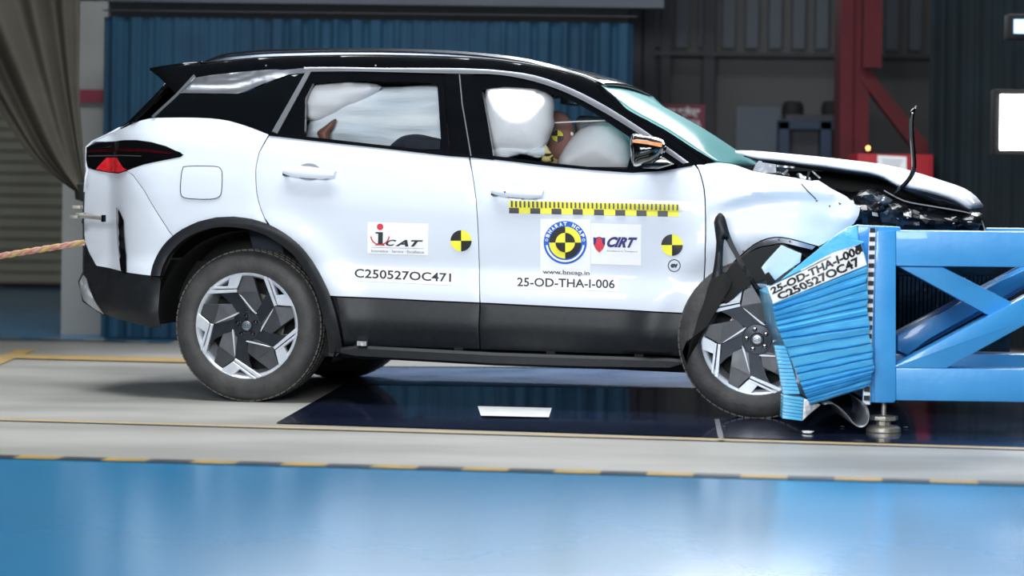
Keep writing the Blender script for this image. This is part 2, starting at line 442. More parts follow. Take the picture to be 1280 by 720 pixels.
# dark glass over the camera pit
gpoly('trim_4', [(345, 530), (470, 459), (1320, 462), (1700, 480), (1700, 573), (1222, 558.5)], 0.005, 'glass_floor')
gpoly('trim_15', [(418,482),(452,460.5),(866,463),(884,487)], 0.0065, 'floor_reflection')  # blue-grey strip painted as a reflection in the glass floor
gpoly('trim_5', [(8, 449), (14, 444), (470, 455), (464, 460)], 0.007, 'line')
gpoly('trim_6', [(-60, 470), (22, 438), (45, 438), (-40, 474)], 0.006, 'line')
gpoly('trim_7', [(893, 526), (899, 526), (905, 551), (898, 551)], 0.008, 'alu')
bm = bmesh.new()   # blue painted floor of the bay at the back left
p0, p1 = G(-700, 420), G(215, 428)
for v in [(-12.9, p0.y, .004), (p1.x, p1.y, .004), (p1.x, 24.9, .004), (-12.9, 24.9, .004)]: bm.verts.new(v)
bm.faces.new(bm.verts[:]); from_bm('trim_8', bm, 'epoxy', smooth=False, kind='structure')
ground_band('trim_9', (60, 425), (215, 430), 0.05, None, p1.x - 3.0, p1.x, 0.008, 0.14, mats2=['hazard_y', 'hazard_k'])

# partition behind the car: plaster panel at the left, clad wall on the right
def wbox(name, x0, y0, x1, y1, D, depth, m_, parent=None, kind=None, bev=0):
    a, b = Wd(x0, y0, D), Wd(x1, y1, D)
    return box(name, (a.x, D, max(0, b.z) if kind != 'raw' else b.z), (b.x, D + depth, a.z), m_, parent, bev, kind if kind != 'raw' else None)
YB = 18.5
wbox('wall_partition_left', 86, -400, 130, 436, 17.4, 0.12, 'plaster', kind='structure')
wbox('wall_partition_top', 86, -400, 830, 10, 17.4, 0.12, 'wall_dark', kind='structure')
wbox('wall_partition_right', 800, -400, 1400, 440, YB + 1.4, 0.15, 'wall', kind='structure')
clad = bmesh.new()      # vertical ribs of the upper cladding
a, b = Wd(820, -330, YB + 1.3), Wd(1400, 66, YB + 1.3)
x = a.x
while x < b.x:
    add_box(clad, (x, YB + 1.30, b.z), (x + 0.09, YB + 1.40, a.z)); x += 0.17
o = from_bm('wall_cladding', clad, 'wall_dark', smooth=False, kind='structure')
wbox('trim_10', 815, 64, 1400, 76, YB + 1.15, 0.2, 'steel_dark', kind='structure')
for i, (x0, x1) in enumerate(((789, 797), (808, 815), (829, 834), (882, 889))):
    wbox('trim_%d' % (11 + i), x0, -200, x1, 430, YB + 1.2, 0.12, 'steel_dark', kind='structure')
sh = bmesh.new()        # ribbed shutter across the far bay
z = 0.05
while z < 6:
    add_box(sh, (-12.9, 24.7, z), (-4.0, 24.82, z + 0.085)); z += 0.10
from_bm('wall_shutter', sh, 'shutter', smooth=False, kind='structure')

def curtain(name, x0, x1, ytop, ybot, D, m_, label, folds, amp=0.045, seed=1, D2=None):
    a, b = Wd(x0, ytop, D), Wd(x1, ytop, D); zb = max(0.02, Wd((x0+x1)/2, ybot, D).z)
    rng = random.Random(seed); ph = [rng.uniform(0, 6.28) for _ in range(4)]
    n = folds * 10; bm = bmesh.new(); rows = []
    for s in range(2):
        for j in range(9):
            t = j / 8; row = []
            for i in range(n + 1):
                u = i / n
                y = amp * (sin(folds*u*2*pi + ph[0] + 0.8*sin(u*9+ph[1])) * (0.55 + 0.45*sin(u*13+ph[2])) + 0.3*sin(folds*2.3*u*2*pi+ph[3]+t))
                y *= 0.6 + 0.4 * t
                Dl = D + ((D2 or D) - D) * u
                row.append(bm.verts.new((a.x + (b.x-a.x)*u, Dl + y + s*0.01, a.z + (zb-a.z)*t)))
            rows.append(row)
    for r0, r1 in zip(rows[:8], rows[1:9]): ring_faces(bm, r0, r1)
    for r0, r1 in zip(rows[9:17], rows[10:18]): ring_faces(bm, r0, r1)
    ring_faces(bm, rows[0], rows[9]); ring_faces(bm, rows[8], rows[17])
    for s in (0, -1): ring_faces(bm, [r[s] for r in rows[:9]], [r[s] for r in rows[9:]])
    o = from_bm(name, bm, m_, smooth=True, sharp=85); tag(o, label, 'curtain'); return o
curtain('curtain', 130, 792, 21, 430, 16.9, 'curtain', 'wide teal blue curtain hanging behind the car, from the plaster pillar to the steel posts', 26, seed=3)
tb = wbox('curtain_rail', 128, 13, 796, 20, 16.85, 0.06, 'steel_dark')
tag(tb, 'dark steel rail along the top edge of the wide teal curtain', 'rail')
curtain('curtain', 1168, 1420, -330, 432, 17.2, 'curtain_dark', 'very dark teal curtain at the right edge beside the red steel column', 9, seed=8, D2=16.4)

# khaki drape pulled aside at the left
L = smooth_px([(-330, -260), (-160, -100), (-60, 40), (0, 140), (38, 195), (70, 222), (103, 246)], 5)
Rr = smooth_px([(96, -260), (97, -100), (97, 40), (97, 110), (101, 170), (104, 215), (108, 246)], 5)
bm = bmesh.new(); rows = []
for s in (0, 0.012):
    for (lx, ly), (rx, ry) in zip(L, Rr):
        row = []
        for k in range(49):
            u = k / 48; p = Wd(lx + (rx-lx)*u, ly + (ry-ly)*u, 14.6); w = (rx - lx) / 300
            row.append(bm.verts.new((p.x, 14.6 + s + 0.10 * min(1, w) * sin(u*26 + 1.2*sin(u*7)) + 0.05*sin(u*9), p.z)))
        rows.append(row)
h = len(L)
for k in range(h - 1): ring_faces(bm, rows[k], rows[k+1]); ring_faces(bm, rows[h+k], rows[h+k+1])
for k in (0, h-1): ring_faces(bm, rows[k], rows[h+k])
for s in (0, -1): ring_faces(bm, [r[s] for r in rows[:h]], [r[s] for r in rows[h:]])
tag(from_bm('drape', bm, 'khaki', sharp=85), 'khaki drape gathered to a point at the left behind the tail of the car', 'curtain')
tp = Wd(106, 240, 14.6)
o = thing('drape_tie', 'dark knotted cord holding the gathered tip of the khaki drape', 'cord', tp)
bm = bmesh.new(); lathe_bm(bm, [(0.02, -.05), (.05, -.04), (.055, 0), (.05, .04), (.02, .05)], 14, axis='z'); from_bm('knot', bm, 'dark', o)
tube('cord_end', [(0, -.02, -.03), (0.02, -.03, -.10), (.0, -.03, -.17)], 0.012, 'dark', o, n=6)

# text helpers ------------------------------------------------
DEVA = None
def text_poly(s, shear=0.0, bold=0.0, font=None):
    """flat triangulated text, normalised to a unit box; returns verts, faces"""
    cu = bpy.data.curves.new('t', 'FONT'); cu.body = s; cu.shear = shear; cu.offset = bold + 0.02; cu.resolution_u = 3; cu.fill_mode = 'FRONT'
    if font: cu.font = font
    ob = bpy.data.objects.new('t', cu); COL.objects.link(ob)
    dg = bpy.context.evaluated_depsgraph_get(); me = bpy.data.meshes.new_from_object(ob.evaluated_get(dg))
    vs = [tuple(v.co[:2]) for v in me.vertices]; fs = [tuple(p.vertices) for p in me.polygons]
    bpy.data.objects.remove(ob); bpy.data.curves.remove(cu); bpy.data.meshes.remove(me)
    x0 = min(v[0] for v in vs); x1 = max(v[0] for v in vs); y0 = min(v[1] for v in vs); y1 = max(v[1] for v in vs)
    return [((x-x0)/(x1-x0), (y-y0)/(y1-y0)) for x, y in vs], fs
def quad_map(q):    # q: TL, TR, BR, BL ; (u, v) with v up
    return lambda u, v: tuple((q[0][i]*(1-u) + q[1][i]*u)*v + (q[3][i]*(1-u) + q[2][i]*u)*(1-v) for i in (0, 1))
class Decal:
    """flat print collected as 2-D polygons in layers and laid on a surface"""
    def __init__(s): s.items = []; s.mats = []
    def add(s, vs, fs, m_):
        if m_ not in s.mats: s.mats.append(m_)
        s.items.append((vs, fs, s.mats.index(m_), len(s.items)))
    def quad(s, q, m_, n=1):
        n *= 4; f = quad_map(q); vs = [f(i/n, j/n) for j in range(n+1) for i in range(n+1)]
        s.add(vs, [(j*(n+1)+i, j*(n+1)+i+1, (j+1)*(n+1)+i+1, (j+1)*(n+1)+i) for j in range(n) for i in range(n)], m_)
    def text(s, t, q, m_, **k):
        vs, fs = text_poly(t, **k); f = quad_map(q); s.add([f(*v) for v in vs], fs, m_)
    def sector(s, c, r0, r1, a0, a1, m_, n=16, sx=1.0):
        vs = []; 
        for k in range(n+1):
            a = radians(a0 + (a1-a0)*k/n)
            vs += [(c[0]+r0*cos(a)*sx, c[1]-r0*sin(a)), (c[0]+r1*cos(a)*sx, c[1]-r1*sin(a))]
        s.add(vs, [(2*k, 2*k+1, 2*k+3, 2*k+2) for k in range(n)], m_)
    def poly(s, pts, m_): s.add(list(pts), [tuple(range(len(pts)))], m_)
    def target(s, c, r, inv=False):
        for k, m_ in enumerate(('black', 'yellow', 'black', 'yellow')):
            if inv: m_ = 'yellow' if m_ == 'black' else 'black'
            s.sector(c, 0.01, r, 90*k, 90*k+90, m_, 10)
    def build(s, name, parent, place, step=0.0011, label=None):
        me = bpy.data.meshes.new(name); V = []; Fc = []; mi = []
        for vs, fs, mm, layer in s.items:
            b = len(V); V += [tuple(place(x, y, layer*step)) for x, y in vs]
            for f in fs: Fc.append([b+i for i in f]); mi.append(mm)
        me.from_pydata(V, [], Fc)
        for p, k in zip(me.polygons, mi): p.material_index = k
        o = link(name, me, s.mats, parent)
        if label: o['label'] = label
        return o
def on_car(base=0.0012):
    def f(x, y, d):
        p = CS(x, y, S, -base - d); return p
    return f
def on_plane(D):
    return lambda x, y, d: Wd(x, y, D - d)

# signs and fittings in the background
sg = thing('area_sign', 'maroon wall sign with white letters behind the windscreen', 'sign', Wd(850, 146, YB + 1.1))
def rel(o, parent):   # world-built child under an Empty
    o.parent = parent; o.matrix_parent_inverse = Matrix.Translation(parent.location).inverted(); return o
rel(wbox('board', 800, 130, 881, 163, YB + 1.17, 0.03, 'maroon'), sg)
d = Decal()
try: DEVA = bpy.data.fonts.load(bpy.utils.resource_path('LOCAL') + '/datafiles/fonts/NotoSansDevanagari-Regular.woff2')
except Exception: DEVA = None
try: d.text('रोलओवर क्षेत्र', [(805, 132), (875, 134), (875, 147), (805, 146)], 'paper', font=DEVA)
except Exception: pass
d.text('ROLLOVER AREA', [(804, 148), (876, 150), (876, 159), (804, 158)], 'paper')
rel(d.build('lettering', None, on_plane(YB + 1.168)), sg)
o = wbox('wall_sign', 98, 112, 129, 128, 17.36, 0.03, 'maroon'); tag(o, 'small maroon board on the grey pillar left of the teal curtain', 'sign')
DR = 17.8
cl = thing('steel_column', 'tall red steel column with a slanting red brace at the back right', 'column', (Wd(1080, 400, DR).x, DR, 0))
rel(wbox('column', 1062, -330, 1082, 440, DR, 0.25, 'red_steel'), cl)
rel(wbox('flange', 1056, -330, 1062, 440, DR - .04, 0.35, 'red_steel'), cl)
rel(wbox('upper_post', 1084, -330, 1102, 85, DR - 0.1, 0.2, 'red_steel'), cl)
P = [Wd(a, b, DR - .02) for a, b in ((1076, 78), (1090, 92), (1166, 186), (1166, 218), (1076, 100))]
rel(prism('brace', P, (0, 0.12, 0), 'red_steel'), cl)
cb = thing('cabinet', 'bright red cabinet with a white notice sheet at the foot of the red column', 'cabinet', (Wd(1118, 300, 16.9).x, 16.9, 0))
rel(wbox('body', 1072, 192, 1165, 330, 16.9, 0.5, 'red_cab', bev=0.01), cb)
rel(wbox('stand', 1080, 330, 1158, 460, 17.0, 0.3, 'dark'), cb)
rel(wbox('door', 1078, 196, 1160, 322, 16.88, 0.02, 'red_cab', bev=0.004), cb)
d = Decal(); d.quad([(1097, 194), (1133, 196), (1133, 214), (1097, 213)], 'paper')
for k in range(4): d.quad([(1102+k, 199+3.4*k), (1129-2*k, 200+3.4*k), (1129-2*k, 201.2+3.4*k), (1102+k, 200.2+3.4*k)], 'grey_ink')
rel(d.build('notice_sheet', None, on_plane(16.87)), cb)
bl = thing('beacon', 'small glowing orange beacon lamp on top of the red cabinet', 'lamp', Wd(1085, 192, 17.1))
lathe('base', [(0.03, 0), (.03, .02), (.02, .02)], 'dark', bl, 12, axis='z', caps=True)
lathe('globe', [(0.003, .048), (.010, .045), (.014, .035), (.011, .025), (.008, .02)], 'lamp_small', bl, 12, axis='z', caps=True)
# blue machine and grey board
mc = thing('machine', 'dim blue machine frame with two dark round tops behind the raised bonnet', 'machine', (Wd(1015, 300, 18.6).x, 18.6, 0))
for n_, x0, y0, x1, y1 in (('post', 974, 152, 983, 440), ('post', 1026, 152, 1036, 440), ('post', 1050, 152, 1056, 440), ('crossbeam', 974, 150, 1056, 162), ('shelf', 974, 196, 1056, 200)):
    rel(wbox(n_, x0, y0, x1, y1, 18.6, 0.15, 'machine'), mc)
rel(wbox('back_panel', 984, 162, 1050, 440, 18.75, 0.1, 'steel_dark'), mc)
for xx in (991, 1040):
    c = Wd(xx, 139, 18.7); b2 = lathe('round_top', [(.02, .07), (.06, .065), (.075, .03), (.075, -.03), (.05, -.065), (.03, -.1)], 'dark', None, 20, (0, 0, 0), 'z', caps=True)
    b2.location = c; rel(b2, mc)
rel(wbox('crown_beam', 982, 143, 1048, 151, 18.62, 0.12, 'steel_dark'), mc)
tag(wbox('board_panel', 920, 133, 972, 440, 19.2, 0.06, 'wall_dark'), 'plain dark grey board standing against the back wall left of the blue machine', 'board')

def flood(label, x0, y0, x1, y1, D, m_):
    a, b = Wd(x0, y0, D), Wd(x1, y1, D); t = thing('floodlight', label, 'lamp', ((a.x+b.x)/2, D, b.z))
    w, h_ = (b.x-a.x)/2, a.z-b.z
    bm = bmesh.new(); add_box(bm, (-w-.03, .02, -.03), (w+.03, .16, h_+.03), bev=.01); from_bm('housing', bm, 'dark', t)
    bm = bmesh.new(); add_box(bm, (-w, 0, 0), (w, .02, h_)); from_bm('lamp_face', bm, m_, t, smooth=False)
    bm = bmesh.new(); add_box(bm, (-.03, .16, h_/2-.03), (.03, .5, h_/2+.03)); from_bm('bracket', bm, 'dark', t, smooth=False)
    return t
flood('bright white floodlight glaring in front of the dark curtain at the right edge', 1251, 118, 1310, 188, 15.2, 'lamp')
flood('small dim bluish lamp near the top right corner above the bright floodlight', 1268, 24, 1300, 42, 15.4, 'lamp_blue')
mk = gpoly('floor_marker', [(597, 511), (690, 513), (686, 525), (601, 523)], 0.012, 'white_mark', kind=None)
tag(mk, 'white rectangular marker sheet lying on the dark glass floor under the sill', 'marker')

# ------------------------------------------------------------------ the crashed car
car = thing('car', 'white compact SUV with a black roof, its nose crushed against the blue barrier', 'car')
car.matrix_world = CM
def plabel(o, s): o['label'] = s; return o

FL_OUT = [(188,345),(191,331),(199,314),(211,299),(227,287),(247,277.5),(270,272),(292,271),(315,274),(337,281.5),(357,293),(375,308),(390,327),(402,348),(412,370),(420,396),(426,424),(428,440)]
FL_IN  = [(200,345),(203,334),(210,320),(221,307),(235,296),(252,288.5),(271,284),(292,284),(312,287),(331,293.5),(350,305),(366,318),(379,335),(390,354),(398,374),(404,396),(409,420),(411,440)]
# quarter panel
panel('quarter_panel', smooth_px([(116,177),(126,172),(143,164.5),(160,157),(175,150.5),(191,147)],2) + smooth_px([(232,146.5),(262,147.5),(285,150.5),(310,158),(336,168)],2)
      + smooth_px([(324,190),(320,207),(319.5,222),(321,243),(326,262),(334,280.5)],2) + FL_OUT[9:4:-1] + [(227,287),(216,295),(211,289),(195,264),(180,238),(166,219),(158,213.5),(180,205),(225,196),(229,193.4),(207,183),(189,178),(171,175.5),(155,175.5),(144,177),(126,177.5)],
      car, 'white', mirror=True)
panel('rear_bumper', [(109,209.5),(117,212),(135,215.5),(147,216.5),(158,213.5),(166,219),(180,238),(195,264),(211,289),(216,295),(211,299.5),(199,314),(191,331),(188,345),(154,340.3),(120,332.5),(111.4,317),(106,303),(104.3,285),(104.5,262),(105.5,240),(108,222)], car, 'white', mirror=True,
      yf=lambda x, z, d: 0.012*exp(-((x + .70 + (z-.75)*.05)/.06)**2))
panel('bumper_cladding', [(104.5,300),(111.4,317.5),(120,333),(154,341),(199,346.5),(201,352),(199,373),(198,392),(201,410),(196,410),(168,404.5),(130,393),(104.6,376),(104,345)], car, 'cladding', off=-0.004, mirror=True)
panel('skid_plate', [(98.5,352),(103.6,343.5),(108,349),(111,360),(118,376),(130,393.5),(118,387),(104,376),(99.5,364)], car, 'alu', off=-0.016, f=lambda x, z: S(max(x, -.74), z), thick=.01)
panel('bumper_vent', [(144.5,259),(149,264),(154,275.5),(154.6,292),(156,309),(157.7,341),(150.8,338.5),(148,320),(146.4,305),(145.2,285)], car, 'gloss_black', off=-0.010, gap=0)
# tail lamp
panel('tail_lamp', [(107.5,184),(113,181),(126,178),(144,177.3),(155,176),(171,176),(189,178.6),(207,184),(225,190),(228.6,193.4),(225,195.8),(198,200.8),(158.6,208.5),(157.5,213),(147.8,216),(135,215.2),(117,211.6),(109,208.7),(107,200)], car, 'gloss_black', off=-0.006, gap=.001, mirror=True)
tl = car.children[-2]
plabel(panel('brake_lens', [(119.5,211.3),(126,204),(133,197),(145,197.2),(149,203),(152.5,208.7),(158,212.5),(147.6,215.6),(135,214.8)], tl, 'red_lens', off=-0.011, gap=0), 'bright red lens')
panel('lamp_strip', [(110,187.5),(150,185.5),(185,186),(214,191),(214,193),(185,190),(150,189),(110,190)], tl, 'dark_red', off=-0.010, gap=0)
panel('lamp_trim', [(110,194.3),(150,193.6),(176,194.5),(176,195.5),(150,194.8),(110,195.5)], tl, 'silver', off=-0.010, gap=0)
panel('lamp_highlight', [(121,184),(128,179.5),(144,178.5),(141,181.5),(132,184.5)], tl, 'chrome', off=-0.009, gap=0)  # chrome patch painting the white highlight inside the lamp
# wheel-arch flare
band('rear_wheel_arch', smooth_px(FL_OUT,3), smooth_px(FL_IN,3), car, 'cladding', off=-0.012, depth=0.07, steps=4, bulge=0.006, mirror=True)
# fuel flap
ff = smooth_px([(233,207.5),(268,207.5),(276,211),(278,219),(277,240),(273,247),(262,249.5),(240,249),(228,246.5),(225,238),(226,220),(228,211)], 3, True)
g1 = panel('fuel_flap_seam', ff, car, 'arm', off=-0.004, gap=0, thick=.002, rim=0)
panel('fuel_flap', ff, car, 'white', off=-0.0062, gap=.0035, thick=.003, rim=.001)
# doors
rd = panel('rear_door', smooth_px([(337,168),(400,175),(470,183),(560,193),(586,195.5)],1) + smooth_px([(590,215),(595,250),(598,300),(599,340),(599.5,378.5)],2)
      + [(540,376),(480,373),(420,370.5),(412,370),(402,348),(390,327),(375,308),(357,293),(337,281.5)] + smooth_px([(334,280.5),(326,262),(321,243),(319.5,222),(320,207),(324,190)],2)[1:], car, 'white', mirror=True)
fd = panel('front_door', [(587,195.5),(611,197),(691,206.5),(740,211.5),(790,214.5),(830,212),(862,207.5),(868,206)] + smooth_px([(873,212),(878,228),(881,250),(881.5,300),(880,345),(877,375),(873,392.5)],2)
      + [(800,388.5),(700,383.5),(640,380.5),(600,378.5)] + smooth_px([(599.5,378.5),(599,340),(598,300),(595,250),(590,215)],2)[1:], car, 'white', mirror=True)
panel('door_cladding', [(420.5,371.5),(480,374),(540,377),(599.5,379.5),(599.8,437),(540,435),(480,433),(431,432.5),(427,410),(423,385)], car, 'cladding', off=-0.005, mirror=True)
panel('door_cladding', [(600.5,379.5),(640,381.5),(700,384.5),(800,389.5),(870,393),(868,402),(870,420),(862,446),(800,443.5),(700,440.5),(600.8,437)], car, 'cladding', off=-0.005, mirror=True)
panel('front_glass_belt', [(336,166),(400,172.5),(470,180.5),(561,190.5),(611,194),(691,204),(740,209),(790,212),(830,209.5),(862,204.5),(866,207),(830,213.5),(790,216),(740,212.5),(691,208),(611,198.5),(561,195),(470,184.5),(400,177),(336,169.5)], car, 'gloss_black', off=-0.008, gap=0, grid=.02, thick=.012, mirror=True)
def handle(px, py, parent, lock=False):
    h = band('door_handle', smooth_px([(px,py),(px+10,py-1.2),(px+30,py-.5),(px+50,py+2.5),(px+66,py+5)],3), smooth_px([(px+1,py+8.5),(px+10,py+11.5),(px+30,py+14),(px+50,py+15),(px+64,py+14)],3), parent, 'white', off=-0.042, depth=0.014, steps=6, bulge=0.008)
    plabel(panel('handle_cup_shade', [(px+33+15*cos(a), py+6.5+11*sin(a)) for a in [k*pi/10 for k in range(20)]], parent, 'silver', off=-0.0015, gap=0, rim=0, yf=lambda x, z, d: 0, thick=.003), 'grey ellipse painting the shade of the finger recess')  # flat ellipse, its grey stands for the shade inside the handle recess
    for a in (px+6, px+56): 
        c = CS(a, py+8); bm = bmesh.new(); add_box(bm, (c.x-.012, c.y-.035, c.z-.012), (c.x+.012, c.y+.002, c.z+.012), bev=.003); from_bm('handle_mount', bm, 'arm', parent)
    if lock:
        c = CS(px+21, py+7); lathe('key_hole', [(0.004,0),(.004,.003)], 'black', parent, 10, (c.x, c.y-.052, c.z), caps=True)
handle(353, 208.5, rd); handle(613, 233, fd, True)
# inner shell behind the seams and the arches
ci = FL_IN
panel('body_shell', [(115,200),(175,155),(300,160),(561,196),(700,208),(862,210),(872,300),(868,440),(640,436),(431,430),(412,400)] + ci[15:2:-1] + [(201,350),(197,400),(130,388),(112,340)], car, 'dark', off=0.03, gap=0, grid=.06, rim=0, mirror=True)
# side step
def cpts(lst, y): return [Cp(a, b, y) for a, b in lst]
bm = bmesh.new()
secs = []
for (a, b, c) in ((428,434,444),(446,431.5,447.5),(620,440.5,457),(740,444.5,461),(838,447.5,462.5),(853,449,458)):
    p, q = Cp(a, b, 0.03), Cp(a, c, 0.03)
    secs.append([bm.verts.new((p.x, y, z)) for y, z in ((0.0, p.z-.012), (0.012, p.z), (.16, p.z+.005), (.18, q.z+.01), (.03, q.z), (.004, q.z+.012))])
for u, v in zip(secs, secs[1:]): ring_faces(bm, u, v, True)
bm.faces.new(secs[0]); bm.faces.new(secs[-1]); st = from_bm('side_step', bm, 'cladding', car, sharp=30)
me = st.data.copy()
for vv in me.vertices: vv.co.y = CW - vv.co.y
me.flip_normals(); link('side_step', me, None, car)
for k, px_ in enumerate((450, 575, 690, 800)):
    p = Cp(px_, 437+k*2, 0.06); box('step_bracket', (p.x-.02, .03, p.z-.03), (p.x+.02, .2, p.z+.03), 'dark', car)
box('step_clip', tuple(Cp(446, 432, -.01) + Vector((0,0,0))), tuple(Cp(458, 427, -.01) + Vector((0,.03,0))), 'alu', car)
p = Cp(417, 420, .1)
prism('mud_flap', [Cp(a, b, 0.06) for a, b in ((409,400),(420,400),(426,440),(420,446),(411,445))], (0, .22, 0), 'cladding', car)
box('underbody', (-.30, .16, .21), (2.45, CW-.16, .40), 'dark', car, bev=.02)
box('cabin_floor', (0.35, .08, .36), (1.95, CW-.08, .44), 'dark', car)
box('boot_floor', (-.55, .30, .44), (0.3, CW-.30, .62), 'dark', car)
box('bulkhead', (1.98, .10, .40), (2.06, CW-.10, 1.04), 'dark', car)
box('dashboard', (1.66, .12, .92), (2.05, CW-.12, 1.10), 'dark', car, bev=.04)

# greenhouse
panel('roof_side', [(252,79.5),(300,74),(345,71),(440,69),(500,69.5),(560,71),(620,75),(680,84),(725,95),(751,106.5),(769,121.5),(784.5,138),(807,149),(829,162),(864,184.5),(892,201),(880,206),(862,205),(836,189),(802,166.5),(758,139),(713,115),(669,99),(624,92),(580,89.5),(473,87.5),(385,85),(330,89),(243,98),(222,114),(219,116.5),(207,105),(198,96),(187,87.5),(187.5,86.5),(215,82)], car, 'gloss_black', off=-.001, gap=0, grid=.022, mirror=True)
panel('arch_trim', [(241.5,97.5),(262,94),(300,90),(330,87.3),(360,86),(380,85),(383,91),(360,93),(330,104),(305,114.5),(297.5,117),(260,116.6),(222.5,116.3),(230,108)], car, 'silver', off=-.007, gap=0, grid=.02, mirror=True,
      yf=lambda x, z, d: 0.010*exp(-((z - (1.47 + .035*math.tanh((x+.05)*9)))/.018)**2))
band('window_arch_trim', smooth_px([(380,84),(430,84),(473,85),(530,85),(580,85.5),(624,88),(669,94.4),(713,110),(758,133),(802,161),(818,172),(861,203)],3), smooth_px([(381,89.5),(430,89),(473,89.5),(530,91),(580,92),(624,93.3),(669,102),(713,118),(758,142),(800,168),(812,176.5),(854,204.5)],3), car, 'silver', off=-.010, depth=.012, steps=2, bulge=.002, mirror=True)
band('pillar_trim', [(382,90),(340,164)], [(389,89),(346.5,167)], car, 'silver', off=-.010, depth=.012, steps=2, bulge=.001, mirror=True)
panel('quarter_glass', [(191,146.5),(222.5,117.5),(260,118),(298,118.5),(306,115.5),(331,105.5),(361,94.5),(381,92.5),(340,163),(336,167),(310,157.5),(285,150),(262,147),(232,146)], car, 'dark_glass', off=-.002, gap=0, grid=.02, mirror=True)
band('quarter_chrome', [(242,93),(219,118),(189,145.5)], [(244,96),(222,119.5),(192,147)], car, 'silver', off=-.008, depth=.01, steps=1)
# door frames
WO_R = [(347,167.5),(389,90),(473,90),(555,93.5),(558,140),(562,191)]
WI_R = [(380.5,172),(381.5,123),(392,104),(438,101),(507,102),(546.5,104.5),(548.5,133),(551.5,173.5),(559,190)]
band('rear_door_frame', [(347,167.5),(366,133),(389,90),(430,89.8),(507,91.5),(555,93.5),(557,133),(560,174),(562,193)], [(380.5,173),(381.5,123),(391,104.5),(430,101.2),(507,102),(546.5,104.5),(548.5,133),(551,173.5),(552,191)], car, 'gloss_black', off=-.003, depth=.03, steps=1, mirror=True)
panel('rear_window', [(379,173),(379,120),(391,102),(438,99),(507,100),(549,103),(550,133),(553,173.5),(553,192),(470,184),(400,176)], car, 'glass', off=.008, gap=0, grid=.05, rim=0, thick=.004, mirror=True)
panel('centre_pillar', [(555,92.5),(591,92.5),(597,130),(603,165),(610,197.5),(562,194),(558,140)], car, 'gloss_black', off=-.005, gap=0, grid=.03, mirror=True)
band('pillar_seam', [(573.5,93),(577,130),(583,165),(588,195)], [(575,93),(578.5,130),(584.5,165),(589.5,195)], car, 'silver', off=-.0075, depth=.002, steps=1)
band('front_door_frame', [(589,197),(607,192),(600,150),(590,94),(624,94),(669,102.5),(713,118.5),(758,142.5),(787,161),(812,177),(822,206)],
     [(617,200),(615.5,189),(609,149),(602,111.5),(631,108),(669,110),(718,127.5),(747,144),(773,162),(787,171.5),(794,212)], car, 'gloss_black', off=-.003, depth=.03, steps=1, mirror=True)
panel('front_window', [(614,199),(607.5,149),(600,111.5),(604,107),(631,106),(669,108),(718,125),(747,141.5),(773,160),(790,171.5),(797,213),(740,211),(691,206)], car, 'glass', off=.008, gap=0, grid=.05, rim=0, thick=.004, mirror=True)
panel('mirror_sail', [(783,213),(789,190),(812,177),(856,205),(830,212)], car, 'gloss_black', off=-.004, gap=0, mirror=True)

# surfaces that run across the car
def across(name, near, m_, crown=0.0, bow=0.0, N=14, thick=0.01, mid=None, parent=None, p=2.0):
    """near: traced side points (px) or Vectors in the car frame; mid: optional traced points of the crest"""
    bm = bmesh.new(); top = []; bot = []
    for i, a in enumerate(near):
        a = a if isinstance(a, Vector) else CS(*a)
        if mid: c = Cp(mid[i][0], mid[i][1], CW/2)
        row = []
        for k in range(N + 1):
            t = k / N; y = a.y + t * (CW - 2*a.y); q = 1 - abs(2*t - 1)**p
            if mid: x = a.x + (c.x - a.x)*q; z = a.z + (c.z - a.z)*q
            else: x = a.x + bow*q; z = a.z + crown*q
            row.append(Vector((x, y, z)))
        top.append(row)
    T = [[bm.verts.new(v) for v in r] for r in top]
    for a, b in zip(T, T[1:]): ring_faces(bm, a, b)
    bmesh.ops.recalc_face_normals(bm, faces=bm.faces)
    o = from_bm(name, bm, m_, parent or car, sharp=50)
    s = o.modifiers.new('s', 'SOLIDIFY'); s.thickness = thick; s.offset = 0
    return o
across('roof', smooth_px([(250,80.5),(300,74),(345,71),(440,69),(500,69.5),(560,71),(620,75),(680,84),(725,95),(751,106.5)],2), 'gloss_black', crown=.02, p=2)
across('windscreen', smooth_px([(751,107),(784.5,138.5),(829,162.5),(864,185),(892,201.5)],3), 'screen_glass', mid=smooth_px([(764,103),(815,129),(860,154),(900,181),(940,212)],3), thick=.006, p=2.2)
plabel(band('windscreen_band', smooth_px([(751,106),(784.5,137),(829,161),(864,183.5),(894,201.5)],3), smooth_px([(745,106),(775,136),(822,162),(857,184.5),(884,203)],3), car, 'gloss_black', off=-.004, depth=.01, steps=1, mirror=True), 'glossy black windscreen pillar edge')
tail_px = [(207,104.5),(202,111),(190,124),(176,138),(160,154),(150,160)]
across('rear_screen', tail_px, 'dark_glass', bow=-.04)
for z_ in (0,):
    band('rear_screen_trim', [(207,104),(183,131),(160,153.5)], [(210,106.5),(190,131),(171,151)], car, 'gloss_black', off=-.006, depth=.02, steps=1)
    band('rear_screen_chrome', [(199.5,113),(178,137),(163,153)], [(204,112.5),(184,137),(168,152)], car, 'chrome', off=-.009, depth=.02, steps=1)
across('tailgate', [(150,160),(135,168),(116,177),(108,184),(108,208),(109,212),(107,222),(105.5,240)], 'white', bow=-.05)
across('bumper_centre', [(105.5,240),(104.3,270),(105,300),(104.5,340),(99,352),(104,376),(130,393.5)], 'cladding', bow=-.05)
sp = across('spoiler', [(187.5,87.5),(200,85),(225,81.5),(252,79)], 'gloss_black', bow=-.03, crown=.01, thick=.018)
